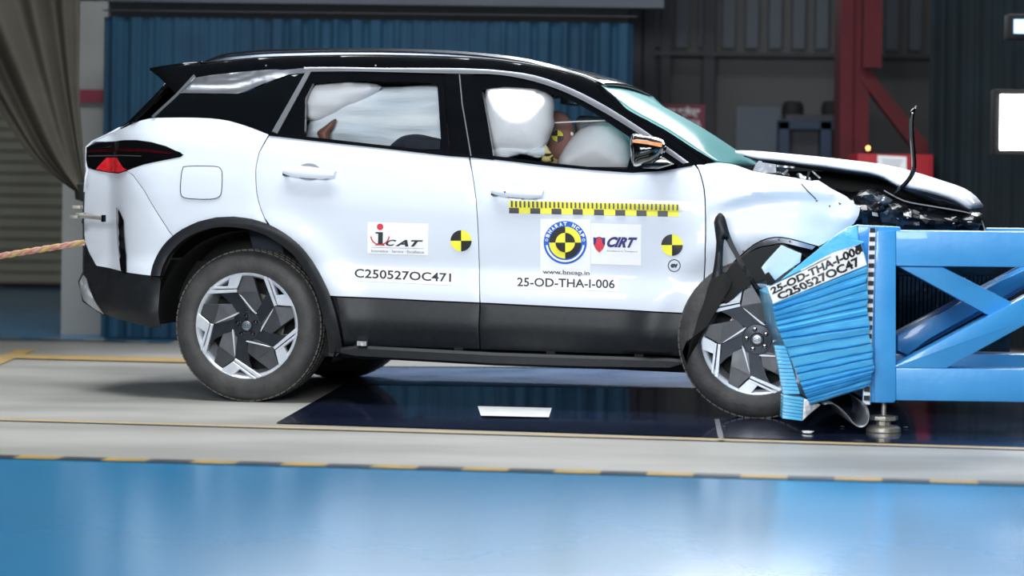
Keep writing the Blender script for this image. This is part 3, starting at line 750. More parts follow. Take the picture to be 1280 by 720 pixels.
# roof rail
def rail(sgn):
    up_ = smooth_px([(251,79),(262,73.5),(278,68.5),(300,65.3),(340,62.3),(400,60.8),(440,60.5),(500,61),(560,63.5),(620,68),(660,74),(700,84),(724,94)],3)
    lo = smooth_px([(253,80.5),(268,79.5),(284,78.5),(304,77.5),(342,75.2),(400,73.6),(440,73.2),(500,73.8),(560,75.5),(620,80.5),(660,87),(696,95),(712,98)],3)
    bm = bmesh.new(); rows = []
    for a, b in zip(up_, lo):
        p, q = Cp(*a, .255), Cp(*b, .235); h_ = p.z - q.z
        c = [(q.x, q.y, q.z), (q.x, q.y-.004, q.z+.3*h_), (p.x, p.y-.010, p.z-.25*h_), (p.x, p.y, p.z), (p.x, p.y+.03, p.z+.001), (q.x, q.y+.045, q.z)]
        if sgn: c = [(v[0], CW-v[1], v[2]) for v in c]
        rows.append([bm.verts.new(v) for v in c])
    for a, b in zip(rows, rows[1:]): ring_faces(bm, a, b, True)
    bm.faces.new(rows[0]); bm.faces.new(rows[-1])
    return from_bm('roof_rail', bm, 'rail', car, sharp=40)
rail(0); rail(1)
band('rail_highlight', smooth_px([(255,76.5),(278,68),(300,64.8),(340,61.8),(440,60),(560,63),(660,73.5),(724,93.5)],3), smooth_px([(256,78),(278,70.3),(300,67.3),(340,64.4),(440,62.8),(560,65.8),(660,77),(724,96)],3), car, 'chrome', f=lambda x, z: .24, off=-.004, depth=.01, steps=1)  # chrome strip painting the highlight along the rail top
for a in (333, 470):
    c = CS(a, 82); lathe('roof_marker_clip', [(.004,-.004),(.004,0)], 'alu', car, 8, (c.x, c.y-.002, c.z), caps=True)

# wing mirror
mh = pillow('mirror_housing', smooth_px([(787,168),(800,168.5),(815,171),(827,175.5),(831,184),(825,195.5),(813,203),(800,206),(789,207),(785.5,190)],3,True), car, 'gloss_black', -.13, .09, .05)
plabel(panel('indicator', [(790,174.3),(805,175.5),(828,179),(827,184),(810,180.5),(791,178)], mh, 'amber', f=lambda x, z: -.22, off=0, gap=0, rim=0, thick=.02), 'lit orange indicator strip')
prism('mirror_arm', [Cp(a, b, -.12) for a, b in ((800,203),(826,196),(840,205),(820,211),(803,210))], (0, .18, 0), 'gloss_black', car, bev=.004)
fm = pillow('mirror_housing', [(2*0+a, b) for a, b in smooth_px([(787,168),(815,171),(831,184),(813,203),(789,207)],3,True)], car, 'gloss_black', CW+.13, .09, .05)

# ------------------------------------------------------------------ wheels
def make_wheel(rot, loc, tilt=0.0):
    w = bpy.data.objects.new('wheel', None); COL.objects.link(w); w.parent = car; w.location = loc
    R = .345
    prof = [(.236,.02),(.238,-.002),(.246,-.010),(.262,-.016),(.285,-.018),(.306,-.012),(.322,-.002),(.331,.010),(.338,.022)]
    back = [(r, .215 - h) for r, h in reversed(prof)]
    lathe('tyre', prof + [(.3415,.03)] + [(.3415,.185)] + back, 'tyre', w, 96, close=True, sharp=60)
    bm = bmesh.new()     # tread blocks with grooves between
    for rr, (y0, y1) in enumerate(((.022,.052),(.058,.100),(.112,.150),(.158,.193))):
        n = 70
        for k in range(n):
            a0 = 2*pi*(k + .5*(rr % 2))/n; a1 = a0 + 2*pi/n*.82; v = []
            for r_ in (.336, .3462 if 0 < rr < 3 else .344):
                for a, y in ((a0, y0), (a1, y0), (a1+.01, y1), (a0+.01, y1)): v.append(bm.verts.new((r_*cos(a), y, r_*sin(a))))
            for f in ((4,5,6,7),(0,1,5,4),(1,2,6,5),(2,3,7,6),(3,0,4,7)): bm.faces.new([v[i] for i in f])
    from_bm('tread', bm, 'tread', w, smooth=False, kind='stuff')
    lathe('rim', [(.240,.012),(.241,-.004),(.237,-.006),(.228,.000),(.222,.012),(.218,.05),(.205,.12),(.21,.19),(.235,.2)], 'machined', w, 72)
    lathe('brake_disc', [(.05,.10),(.145,.10),(.145,.115),(.05,.115)], 'steel', w, 48, close=True)
    lathe('wheel_back', [(.02,.13),(.21,.13)], 'dark', w, 48)
    s = .237 / 297
    def piece(name, pts, y0, y1, m_, fold=None):
        """pts: pattern units (x, up[, dy]); prism with given front depth"""
        for k in range(5):
            a = radians(rot - 72*k); bm = bmesh.new(); fr = []; bk = []
            for p in pts:
                x, z = p[0]*s, p[1]*s; dy = p[2] if len(p) > 2 else 0
                X, Z = x*cos(a) - z*sin(a), x*sin(a) + z*cos(a)
                fr.append(bm.verts.new((X, y0 + dy, Z))); bk.append(bm.verts.new((X, y1, Z)))
            bm.faces.new(fr) if not fold else [bm.faces.new([fr[i] for i in f]) for f in fold]
            bm.faces.new(bk[::-1]); ring_faces(bm, fr, bk, True)
            bmesh.ops.bevel(bm, geom=[e for e in bm.edges if e.verts[0] in fr and e.verts[1] in fr], offset=.0018, segments=1, affect='EDGES')
            from_bm(name, bm, m_, w, smooth=False)
    piece('spoke', [(-62,188),(-90,178),(-178,178),(-130,150),(-95,110),(-42,62),(0,50),(45,62),(55,72)], .006, .05, 'arm')
    piece('spoke_blade', [(-30,283,.006),(28,283,.006),(60,192,0),(84,126,.008),(45,70,.012),(5,86,.010),(-62,188,0)], -.004, .03, 'gunmetal', fold=[(0,1,2,6),(6,2,3,4,5)])
    piece('spoke_block', [(-105,283),(-32,293),(-58,218),(-118,218)], -.005, .025, 'machined')
    piece('spoke_bar', [(-62,222),(-60,209),(-236,199),(-229,213)], -.006, .03, 'machined')
    piece('spoke_bar', [(-62,203),(-62,187),(-244,170),(-238,192)], -.006, .03, 'machined')
    piece('spoke_edge', [(-62,188),(-57,190),(48,76),(56,72),(50,68),(30,84)], -.003, .02, 'machined')
    lathe('hub', [(.002,-.004),(.026,-.004),(.030,.002),(.062,.004),(.07,.012),(.07,.06)], 'arm', w, 40)
    lathe('hub_cap', [(.002,-.010),(.018,-.009),(.022,-.004)], 'silver', w, 32)
    bm = bmesh.new()    # oval badge with a slanted letter
    n = 28; o1 = [bm.verts.new((.0165*cos(2*pi*k/n), -.0115, .0105*sin(2*pi*k/n))) for k in range(n)]; o2 = [bm.verts.new((.0135*cos(2*pi*k/n), -.0115, .0080*sin(2*pi*k/n))) for k in range(n)]
    ring_faces(bm, o1, o2, True)
    for q in (((-.0075,-.006),(-.005,-.006),(-.0025,.006),(-.005,.006)), ((.005,-.006),(.0075,-.006),(.005+.005,.006),(.0025+.005,.006)), ((-.005,-.001),(.006,-.0005),(.0065,.0015),(-.004,.001))):
        bm.faces.new([bm.verts.new((a_, -.0116, b_)) for a_, b_ in q])
    from_bm('badge', bm, 'chrome', w, smooth=False)
    for k in range(5):
        a = radians(rot + 94 - 72*k); c = (.0445*cos(a), 0, .0445*sin(a))
        lathe('lug_nut', [(.002,-.010),(.008,-.009),(.0105,-.004),(.0105,.006)], 'gloss_black', w, 16, c)
    w.rotation_euler = (0, 0, tilt)
    return w
hub = Cp(308, 412, .03)
make_wheel(0, (hub.x, .035, .345))
fh = Cp(945.8, 424.5, -.09)
make_wheel(10, (fh.x, -.075, fh.z), radians(3))
def far_wheel(x, z):
    w = bpy.data.objects.new('wheel', None); COL.objects.link(w); w.parent = car; w.location = (x, CW-.035, z); w.rotation_euler = (0, 0, pi)
    for ch in [c for c in COL.objects if c.parent and c.parent == wheels[0]]:
        q = ch.copy(); COL.objects.link(q); q.parent = w
wheels = [c for c in COL.objects if c.name.startswith('wheel') and c.type == 'EMPTY']
far_wheel(hub.x, .345); far_wheel(2.55, .36)
def liner(cx, cz, r, y0, y1):
    bm = bmesh.new(); A = []
    for k in range(33):
        a = -.35 + (pi + .38)*k/32
        A.append([bm.verts.new((cx + r*cos(a), y, cz + r*sin(a))) for y in (y0, y1)] + [bm.verts.new((cx + (r*.1)*cos(a), y1, cz + r*.1*sin(a)))])
    for u, v in zip(A, A[1:]): ring_faces(bm, u, v)
    return from_bm('wheel_liner', bm, 'dark', car)
liner(hub.x, .345, .43, .02, .36); liner(fh.x - .02, .40, .40, .03, .30)
liner(hub.x, .345, .43, CW-.02, CW-.36); liner(2.5, .40, .40, CW-.03, CW-.30)

# ------------------------------------------------------------------ crumpled front
def crumple(x, z, d):
    v = -.030*exp(-((z - (1.035 - .55*(x-2.45)**2))/.03)**2) * min(1, max(0, (x-2.05)/.15))
    n = noise.noise(Vector((x*5, z*7, 3.1)))
    v += .025 * n * min(1, max(0, (x-2.3)/.25))
    v += -.07*exp(-((x-2.72)/.08)**2 - ((z-.93)/.08)**2)
    return v
fen = panel('fender', smooth_px([(870,206),(892,203),(905,203.5),(920,206),(940,213),(962,217),(995,222),(1014,225.6),(1023,225),(1039,235),(1059,245),(1067,252),(1077.5,260)],2) + smooth_px([(1076,268),(1069,280),(1048,293),(1027,306.5),(1019,307),(998,301),(977,296.5),(959,298),(941.5,306),(925,320),(915.5,329),(907,340.5),(901.7,348)],2)
      + [(897,362),(893,374),(882,392),(874,392.5)] + smooth_px([(877,375),(880.5,345),(882,300),(881.5,250),(878.5,228),(873.5,212)],2), car, 'white', yf=crumple, grid=.022)
# inner lip of the bare arch with bolt holes
band('fender_lip', smooth_px([(1019,308),(998,302),(977,297.5),(959,299),(941.5,307),(926,321),(916,331),(908,342)],2), smooth_px([(1015,312),(996,307.5),(978,303.5),(963,306),(947,309),(932,318),(922,325.5),(913,338)],2), car, 'silver', off=.0, depth=.03, steps=1)
for a, b in ((974,299.5),(988,301.5),(930,314),(951,303.5)):
    c = CS(a, b); lathe('bolt_hole', [(.004,-.001),(.004,.001)], 'black', car, 10, (c.x, c.y-.022, c.z), caps=True)
# bonnet: near edge traced, crest traced
nb = smooth_px([(930,192.5),(948,196.5),(975.5,199),(1003,203),(1031,206),(1060,210.5),(1085,214),(1105,220),(1122,230),(1140,233.5),(1160,237.5),(1185,245),(1200,252.5),(1212,261)],2)
tb_ = smooth_px([(929,190.5),(945,190.5),(975.5,193),(1003,195.5),(1031,198.2),(1060,201.5),(1097,206),(1122,211),(1142,216.5),(1160,222),(1178,228),(1200,235.5),(1216,246),(1225.5,259)],2)
nbL = []
for i, q in enumerate(nb):
    y = .14 + .10*max(0, (i-16)/10)**2; v = Cp(q[0], q[1], y); nbL.append(v)
across('bonnet', nbL, 'white', mid=tb_, thick=.012, p=3.0, N=20)
nu = [Cp(q[0], q[1]+1.5, .15) for q in nb]
lowr = smooth_px([(938,196),(955,202),(980,205),(1008,209),(1036,213),(1062,217),(1088,220),(1108,226),(1124,235),(1142,243),(1162,251),(1186,258),(1200,262),(1210,265)],2)
bm = bmesh.new(); A = [bm.verts.new(v) for v in nu]; B = [bm.verts.new(Cp(a, b, .22)) for a, b in lowr]; C2 = [bm.verts.new(Vector((v.co.x, .5, v.co.z+.01))) for v in B]
ring_faces(bm, A, B); ring_faces(bm, B, C2); o = from_bm('bonnet_frame', bm, 'arm', car, sharp=30)
s_ = o.modifiers.new('s', 'SOLIDIFY'); s_.thickness = .006
# cowl and engine bay
across('cowl', [Cp(882,204,.10), Cp(930,214,.14), Cp(962,222,.16)], 'debris', crown=-.01)
def rough_block(name, lo, hi, m_, amp, seed, cuts=7):
    bm = bmesh.new(); add_box(bm, lo, hi); bmesh.ops.subdivide_edges(bm, edges=bm.edges[:], cuts=cuts, use_grid_fill=True)
    for v in bm.verts:
        n = noise.noise_vector(v.co*6 + Vector((seed, 0, seed*2))) + .5*noise.noise_vector(v.co*17 + Vector((seed, 5, 0)))
        v.co += n * amp
    return from_bm(name, bm, m_, car, smooth=False)
rough_block('engine_bay', (2.15, .16, .42), (2.62, CW-.2, .99), 'debris', .05, 2.0)
rough_block('battery_cover', (2.25, .2, .95), (2.5, .7, 1.03), 'dark', .02, 7.0)
prism('front_panel', [Cp(a, b, .5) for a, b in ((985,214),(1060,214),(1105,224),(1160,242),(1205,262),(1228,292),(1050,292),(1000,245))], (0, .5, 0), 'dark', car)
tube('bumper_edge', [Cp(a, b, .16) for a, b in smooth_px([(1105,238),(1130,251),(1160,257),(1190,262),(1214,267),(1226,275),(1231,287)],3)], .004, 'gunmetal2', car, 6)
# front bumper and grille crushed on top of the barrier
bm = bmesh.new(); rows = []
gt = smooth_px([(1040,236),(1066,240),(1092,236),(1112,242),(1140,252),(1170,259),(1200,264),(1218,268),(1229,284)],3)
gb = smooth_px([(1046,262),(1072,281),(1092,290),(1112,291),(1140,291),(1170,291),(1200,291),(1215,291),(1231,291)],3)
for i, (a, b) in enumerate(zip(gt, gb)):
    row = []
    for k in range(9):
        t = k/8; p = Cp(a[0]+(b[0]-a[0])*t, a[1]+(b[1]-a[1])*t, .20)
        n = noise.noise(Vector((p.x*13, p.z*17, 1))); p.y += .05*n + .03*abs(noise.noise(Vector((p.x*31, p.z*27, 4)))) - .05*sin(t*3)
        row.append(bm.verts.new(p))
    q = row[0].co.copy(); row = [bm.verts.new((q.x, .9, q.z)), bm.verts.new((q.x, .5, q.z+.005))] + row
    rows.append(row)
for a, b in zip(rows, rows[1:]): ring_faces(bm, a, b)
from_bm('front_bumper', bm, 'debris', car, smooth=True, sharp=25)
rng = random.Random(5)
for k in range(38):     # torn chips and clips in the wreck
    a = rng.uniform(1045, 1225); b = lerp_tab([(1040,238),(1110,244),(1170,262),(1230,276)], a) + rng.uniform(2, 26)
    if b > 287: continue
    p = Cp(a, b, .12); s1 = rng.uniform(.004, .016); bm = bmesh.new()
    vs = [bm.verts.new(p + Vector((rng.uniform(-1,1)*s1*1.6, rng.uniform(-.5,.5)*s1, rng.uniform(-1,1)*s1))) for _ in range(5)]
    bmesh.ops.convex_hull(bm, input=vs); from_bm('plastic_shard', bm, rng.choice(['alu', 'debris', 'debris', 'arm', 'gunmetal2']), car, smooth=False)
pillow('torn_headlamp', [(1190,279),(1202,270),(1216,266),(1226,272),(1231,288),(1210,288)], car, 'debris', .16, .05, .04)
pillow('lamp_bracket', [(1092,247),(1104,243),(1116,250),(1108,257),(1096,255)], car, 'alu', .14, .02, .02)
plabel(tube('bent_trim', [Cp(a, b, .10) for a, b in smooth_px([(1146,133.5),(1141.5,139),(1139.5,150),(1140,170),(1141.5,190),(1142.5,208),(1139,220),(1129,232),(1117,243)],3)], [.006]*3+[.0105]*20+[.006]*2, 'gloss_black', car, 10, 1.6), 'upright bent black trim strip')
# torn white hinge brackets
for pts, m_, y in (([(941,213),(945,205),(950,199),(953,203),(970,205.5),(970,216),(955,216)],'white',.17), ([(971,206),(993,208),(993,210.5),(971,208.5)],'alu',.16), ([(977,217),(984,211.5),(986,213),(980,219)],'alu',.15),
                  ([(995,218),(998,216),(1008,221),(1013,222),(1014,227.5),(1004,226)],'silver',.13), ([(1014,214),(1016,213.5),(1026,222),(1024,223.5)],'alu',.14), ([(1010,214),(1013,214),(1010,225),(1007,224)],'dark',.12)):
    pl = [(q.x, q.z) for q in (Cp(a, b, y) for a, b in pts)]
    panel('hinge_bracket', None, car, m_, f=lambda x, z, y=y: y + .01*noise.noise(Vector((x*30, z*30, 0))), gap=0, rim=0, local=pl, thick=.012, grid=.01)
for pts in ([(1001,229.5),(1002.5,229.5),(1021,249),(1019.5,249.5)], [(1048,252),(1053,254.5),(1050,256.5)], [(1019,250.5),(1023,250),(1021,252.5)], [(1036,257),(1038.5,256.5),(1037.5,259.5)]):
    panel('scratch', pts, car, 'ink', off=-.002, gap=0, rim=0, grid=.02, yf=crumple, thick=.002)
# torn wheel-arch flare hanging as a loop
fl = pillow('torn_flare', smooth_px([(892,278),(896,269),(900,266),(905,270),(908,279),(913,296),(922,315),(934,336),(948,358),(962,384),(958,388),(944,364),(928,338),(918,320),(911,308),(906,299),(904,306),(903,330),(903,347),(902,358),(896,372),(889,384),(880,400),(872,418),(868,414),(871,398),(877,382),(884,360),(890,343),(893,325),(895,302)],2,True), car, 'cladding', -.10, .014, .012, grid=.02)
prism('torn_liner', [Cp(a, b, -.115) for a, b in ((889,350),(884,362),(880,378),(873,395),(869,410),(862,432),(858,456),(852,440),(858,425),(863,440),(876,425),(884,408),(893,392),(903,375),(912,362),(915,352),(905,340))], (0, .02, 0), 'dark', car, bev=.003)

prism('torn_liner', [Cp(a, b, -.10) for a, b in ((903,346),(914,331),(930,319),(950,310),(978,305),(992,312),(985,330),(968,345),(955,351),(942,353),(928,362),(916,374),(906,380))], (0, .02, 0), 'dark', car, bev=.003)
# tow pin and clamp on the rear bumper
tube('tow_pin', [Cp(96, 269, .12), Cp(108, 270.5, .10), Cp(131, 273, .06)], .010, 'steel', car, 10)
lathe('pin_tip', [(.011,-.016),(.011,.016)], 'gloss_black', car, 12, tuple(Cp(129.5, 273, .05)), 'z', caps=True)
for a, b in ((97,259),(101,268),(94,271)):
    c = Cp(a, b, .12); bm = bmesh.new(); add_box(bm, (c.x-.02, c.y-.02, c.z-.008), (c.x+.02, c.y+.02, c.z+.008), bev=.003); from_bm('clamp', bm, 'steel', car)

# ------------------------------------------------------------------ airbags and seats
wr = lambda x, z: .020*noise.noise(Vector((x*3, z*24, 0))) + .008*noise.noise(Vector((x*9, z*9, 3)))
pillow('curtain_airbag', smooth_px([(379,165),(384,150),(396,134),(415,118),(445,110),(500,108),(556,108),(562,150),(562,200),(470,192),(400,182),(378,180)],3,True), car, 'airbag_blue', .26, .07, .14, grid=.018, wob=wr)
pillow('curtain_airbag', smooth_px([(378,128),(386,110),(400,103.5),(440,102),(475,108),(450,124),(425,136),(408,144),(395,150),(382,148)],3,True), car, 'airbag', .20, .06, .10, grid=.018, wob=wr)
pillow('head_airbag', smooth_px([(603,116),(609,108),(622,106),(650,107),(676,113),(689,124),(689,145),(690,155),(684,172),(677,185),(660,192),(630,190),(612,188),(606,170),(603,140)],3,True), car, 'airbag', .20, .09, .16, grid=.018)
pillow('airbag_skirt', smooth_px([(610,186),(640,184),(665,186),(682,182),(686,192),(672,197),(650,193),(632,198),(612,195)],3,True), car, 'airbag_blue', .17, .02, .03, grid=.012, wob=wr)
pillow('steering_airbag', smooth_px([(690,206),(697,190),(712,168),(728,156),(748,151),(766,158),(778,172),(784,190),(782,214),(740,220),(700,216)],3,True), car, 'airbag', .42, .17, .20, grid=.02)
pillow('steering_airbag_rear', smooth_px([(715,150),(740,145),(770,152),(790,170),(792,210),(730,210)],3,True), car, 'airbag', .95, .14, .16, grid=.03)
tube('airbag_tether', [Cp(691,153.5,.25), Cp(720,152,.25), Cp(762,150.5,.25)], .0035, 'airbag', car, 6)
tube('airbag_tether', [Cp(687,128,.25), Cp(693,121,.28), Cp(700,113,.3)], .004, 'silver', car, 6)
def seat(y, x0, dark='seat'):
    s_ = bpy.data.objects.new('seat', None); COL.objects.link(s_); s_.parent = car; s_.location = (x0, y, .42)
    def rb(n_, lo, hi, ang=0):
        bm = bmesh.new(); add_box(bm, lo, hi, bev=.035)
        if ang: bmesh.ops.rotate(bm, verts=bm.verts, cent=(lo[0], 0, lo[2]), matrix=Matrix.Rotation(ang, 3, 'Y'))
        return from_bm(n_, bm, dark, s_)
    rb('cushion', (0, -.25, 0), (.5, .25, .16)); rb('backrest', (-.12, -.25, .08), (.03, .25, .68), -.3)
    return s_
seat(.45, .95); seat(1.34, .95); seat(.45, .12); seat(1.34, .12)
pillow('head_restraint', smooth_px([(486,186),(492,176),(503,169.5),(520,167.5),(538,171),(552,175.5),(558,192),(520,192)],3,True), car, 'seat', .19, .05, .05)
box('seat_belt_guide', tuple(Cp(505, 186, .13)), tuple(Cp(551, 175.5, .14) + Vector((0, .01, 0))), 'seat', car, bev=.002)
lathe('steering_wheel', [(.17,-.012),(.182,-.004),(.182,.01),(.17,.016),(.162,.004)], 'dark', car, 36, tuple(Cp(770, 200, .45)), close=True)
box('sun_visor', tuple(Cp(700, 130, .5)), tuple(Cp(728, 122, .5)+Vector((0, .3, 0))), 'rail', car, bev=.005)
box('roof_lining', (.0, .30, 1.46), (1.15, CW-.3, 1.49), 'dark', car, bev=.005)

# ------------------------------------------------------------------ stickers on the doors
P = on_car(); 
d = Decal()
d.quad([(459.5,277.5),(535.5,279.7),(535,319),(459.3,316.6)], 'paper', 6)
d.text('i', [(0,0)]*4, 'ink') if False else None
d.sector((475.1,283.6), 0.01, 4.1, 0, 360, 'red_ink', 20)
d.poly([(469.5,290),(478.6,290.2),(478.4,304),(481,307),(468.5,306.6),(472.5,304),(472.8,292.2),(469.3,291.8)], 'ink')
d.sector((475,294.5), 10.6, 12.2, 185, 355, 'red_ink', 20); 
d.text('C', [(485,299.5),(496,299.8),(491,307.6),(480,307.2)], 'ink', bold=.01)
d.text('AT', [(499,299.8),(529,300.3),(522,308.4),(494,307.8)], 'ink', bold=.02)
d.quad([(464,309),(530,310.6),(530,311),(464,309.4)], 'grey_ink')
d.text('Innovation · Service · Excellence', [(464,311.6),(530,313.4),(530,317),(464,315.2)], 'grey_ink')
d.build('logo_sticker', rd, P, label='white sticker with a red dotted i and dark letters')
d = Decal(); d.target((576.3,301), 13.2, True); d.build('target_sticker', rd, P)
d = Decal(); d.quad([(441,331.5),(567,338),(566.5,356.5),(440.5,350.5)], 'paper', 5)
d.text('C250527OC471', [(443.3,335.6),(564,341.6),(563.8,352.6),(443,347)], 'ink'); d.build('number_label', rd, P)
d = Decal(); Q = quad_map([(636.3,250.8),(848.7,255.4),(848.7,270.8),(636.3,266.6)])
d.quad([Q(0,1),Q(1,1),Q(1,0),Q(0,0)], 'yellow', 24)
for k in range(8):
    d.quad([Q(k/8,.44),Q(k/8+.058,.44),Q(k/8+.058,0),Q(k/8,0)], 'black')
for k in range(40):
    u = (k+.42)/40; d.quad([Q(u,.98),Q(u+.010,.98),Q(u+.010,.5),Q(u,.5)], 'black')
d.build('scale_tape', fd, P, label='long yellow and black measuring tape')
d = Decal(); d.quad([(675.5,273.5),(738,274),(738,345),(675.5,341)], 'paper', 6); c = (706.5,303.2)
d.sector(c, 0.01, 27, 0, 360, 'blue_ink', 48)
for k, m_ in enumerate(('yellow','black','yellow','black')): d.sector(c, .01, 20, 90*k, 90*k+90, m_, 12)
for k, m_ in enumerate(('black','yellow','black','yellow')): d.sector(c, .01, 12.2, 90*k, 90*k+90, m_, 12)
d.sector(c, 22, 24.4, 188, 352, 'paper', 40)
for side in (172, 8):
    cc = (c[0]+23.4*cos(radians(side)), c[1]-23.4*sin(radians(side))); d.sector(cc, 1.1, 1.8, 0, 360, 'paper', 12)
txt = 'BHARAT NCAP'
for i, ch in enumerate(txt):
    if ch == ' ': continue
    a = 158 - i * 13.6; r0, r1 = 21.2, 25.8; hw = 5.0 if ch != 'H' else 4.8
    q = [(c[0]+r*cos(radians(b_)), c[1]-r*sin(radians(b_))) for r, b_ in ((r1, a+hw), (r1, a-hw), (r0, a-hw), (r0, a+hw))]
    d.text(ch, q, 'paper', bold=.03)
d.text('www.bncap.in', [(678,336.8),(737,338.6),(737,345.6),(678,343.6)], 'ink'); d.build('round_emblem_sticker', fd, P, label='white sticker with a blue ringed round yellow and black emblem')
d = Decal(); d.quad([(738.6,279),(801.5,280.8),(801.3,331.8),(738.6,330)], 'paper', 5)
d.poly([(741.5,296.5),(745,297),(749,295.8),(753,297.2),(756.6,297),(756.2,306),(753.5,311.5),(749,315.6),(744.5,311),(741.8,305.5)], 'navy_ink')
d.poly([(745.5,299),(749,296.4),(752.6,299.4),(753,304),(755.6,307),(753,311.8),(749,315.8),(744.8,311.4),(742.6,306.4),(745,303.8)], 'red_ink')
d.text('CIRT', [(760,295.8),(797,296.8),(794,310),(758,309)], 'navy_ink', shear=.28, bold=.03)
d.text('Excellence in Transport', [(758.5,312.6),(796.5,313.6),(796.5,316),(758.5,315)], 'grey_ink'); d.build('shield_sticker', fd, P, label='white sticker with a shield and navy letters')
d = Decal(); d.quad([(643.5,345.2),(772.5,348.2),(772.3,364),(643.5,360.4)], 'paper', 5)
d.text('25-OD-THA-I-006', [(646.4,346.6),(768.6,349.4),(768.4,360.6),(646.4,357.8)], 'ink'); d.build('number_label', fd, P)
d = Decal(); d.target((840,306.3), 13.4, True); d.build('target_sticker', fd, P)
d = Decal(); d.sector((842.8,332), 6.9, 8, 0, 360, 'ink', 28); d.text('ev', [(838.4,329.6),(847.4,329.8),(847.2,334.8),(838.2,334.6)], 'ink', bold=.05); d.build('ev_badge', fd, P)

# ------------------------------------------------------------------ crash test dummies
def skin_body(name, joints, bones, m_, parent, levels=2):
    me = bpy.data.meshes.new(name); me.from_pydata([j[:3] for j in joints], bones, [])
    o = link(name, me, m_, parent); sk = o.modifiers.new('skin', 'SKIN'); sub = o.modifiers.new('sub', 'SUBSURF'); sub.levels = sub.render_levels = levels
    for i, v in enumerate(me.skin_vertices[0].data): v.radius = (joints[i][3], joints[i][4] if len(joints[i]) > 4 else joints[i][3]); v.use_root = (i == 0)
    sk.use_smooth_shade = True
    return o
def dummy(label, hip, head, scale, elbow=None):
    """seated figure in the car frame, facing forward (+x)"""
    t = thing('crash_test_dummy', label, 'dummy'); t.matrix_world = CM @ Matrix.Translation(hip)
    s = scale; H = Vector(head) - Vector(hip)
    nk = Vector((H.x-.02*s, 0, H.z-.16*s))
    J = [(0,0,.02*s,.13*s,.15*s), (nk.x*.4,0,nk.z*.4,.12*s,.15*s), (nk.x*.8,0,nk.z*.8,.13*s,.17*s), (nk.x,0,nk.z,.055*s,.055*s), (H.x-.01*s,0,H.z-.08*s,.05*s,.05*s)]
    B = [(0,1),(1,2),(2,3),(3,4)]
    for sg_ in (-1, 1):
        b = len(J)
        J += [(.05*s, sg_*.09*s, 0, .09*s), (.42*s, sg_*.12*s, .08*s, .062*s), (.60*s, sg_*.12*s, -.26*s, .042*s), (.68*s, sg_*.12*s, -.28*s, .03*s)]
        B += [(0,b),(b,b+1),(b+1,b+2),(b+2,b+3)]
    skin_body('body', J, B, 'suit', t)
    for sg_ in (-1, 1):
        e = Vector(elbow) if elbow and sg_ == -1 else Vector((nk.x+.14*s, sg_*.22*s, nk.z-.24*s)); sh = Vector((nk.x-.01, sg_*.17*s, nk.z-.04*s))
        w = e + (Vector((.03, .0, .10)) if elbow and sg_ == -1 else Vector((.20*s, -sg_*.04*s, .04*s)))
        J = [(*sh, .05*s), (*sh.lerp(e, .5), .042*s), (*e, .034*s), (*w, .024*s), (*(w+(w-e).normalized()*.06*s), .02*s)]
        skin_body('arm', J, [(0,1),(1,2),(2,3),(3,4)], 'skin', t)
        dr = (w-e).normalized()
        for k in range(4):
            f0 = w + dr*.06*s + Vector((0, (k-1.5)*.017*s, 0))
            skin_body('finger', [(*f0, .009*s), (*(f0+dr*.035*s+Vector((0,0,-.008*s))), .008*s), (*(f0+dr*.055*s+Vector((0,0,-.025*s))), .007*s)], [(0,1),(1,2)], 'skin', t, 1)
        f0 = w + dr*.02*s; skin_body('thumb', [(*f0, .010*s), (*(f0+dr*.03*s+Vector((0, -sg_*.03*s, .01))), .008*s)], [(0,1)], 'skin', t, 1)
    bm = bmesh.new(); bmesh.ops.create_uvsphere(bm, u_segments=28, v_segments=20, radius=1)
    for v in bm.verts:
        x, y, z = v.co; zz = z
        v.co = Vector((x*.098*(1 - .12*max(0,-z)), y*.075*(1 - .18*max(0,-z)), z*.118))*s
        f = max(0, x)**3 * exp(-(y/.28)**2)
        if x > .5: v.co.x += s*(.022*exp(-((z+.12)/.14)**2 - (y/.16)**2) - .010*exp(-((z-.10)/.09)**2 - ((abs(y)-.33)/.14)**2) + .008*exp(-((z+.42)/.07)**2 - (y/.3)**2) + .012*exp(-((z+.75)/.15)**2 - (y/.3)**2))
        v.co += H
    from_bm('head', bm, 'skin_dark', t)
    for sg_ in (-1, 1):
        bm = bmesh.new(); bmesh.ops.create_uvsphere(bm, u_segments=12, v_segments=8, radius=1, matrix=Matrix.Translation(H + Vector((-.008*s, sg_*.073*s, -.01*s))) @ Matrix.Diagonal((.018*s, .010*s, .030*s, 1))); from_bm('ear', bm, 'skin_dark', t)
        bm = bmesh.new(); bmesh.ops.create_uvsphere(bm, u_segments=12, v_segments=8, radius=.010*s, matrix=Matrix.Translation(H + Vector((.084*s, sg_*.028*s, .012*s)))); from_bm('eye', bm, 'paper', t)
    return t, H
hp = Cp(692, 170, .42)
dm, H = dummy('brown faced crash test dummy at the front side window between two white airbags', (1.08, .45, .60), (hp.x, .45, hp.z), .98)
bm = bmesh.new()
for k in range(4):
    vs = [bm.verts.new(H + Vector((.028, -.082, .0)))] + [bm.verts.new(H + Vector((.028 + .026*cos(a), -.082 + .012*abs(cos(a))*0, .026*sin(a)))) for a in [radians(90*k + 18*j) for j in range(6)]]
    f = bm.faces.new(vs); f.material_index = k % 2
from_bm('target_mark', bm, ['yellow', 'black'], dm, smooth=False)
gl_ = Cp(683, 197, .15)
g = pillow('glove', smooth_px([(680,180),(684,186),(690,194),(692,199),(688,203),(678,203),(676,198),(680,192)],3,True), car, 'suit', .15, .03, .03)
g.parent = dm; g.matrix_parent_inverse = (Matrix.Translation((1.08, .45, .60))).inverted()
pg = Cp(402, 166, .17)
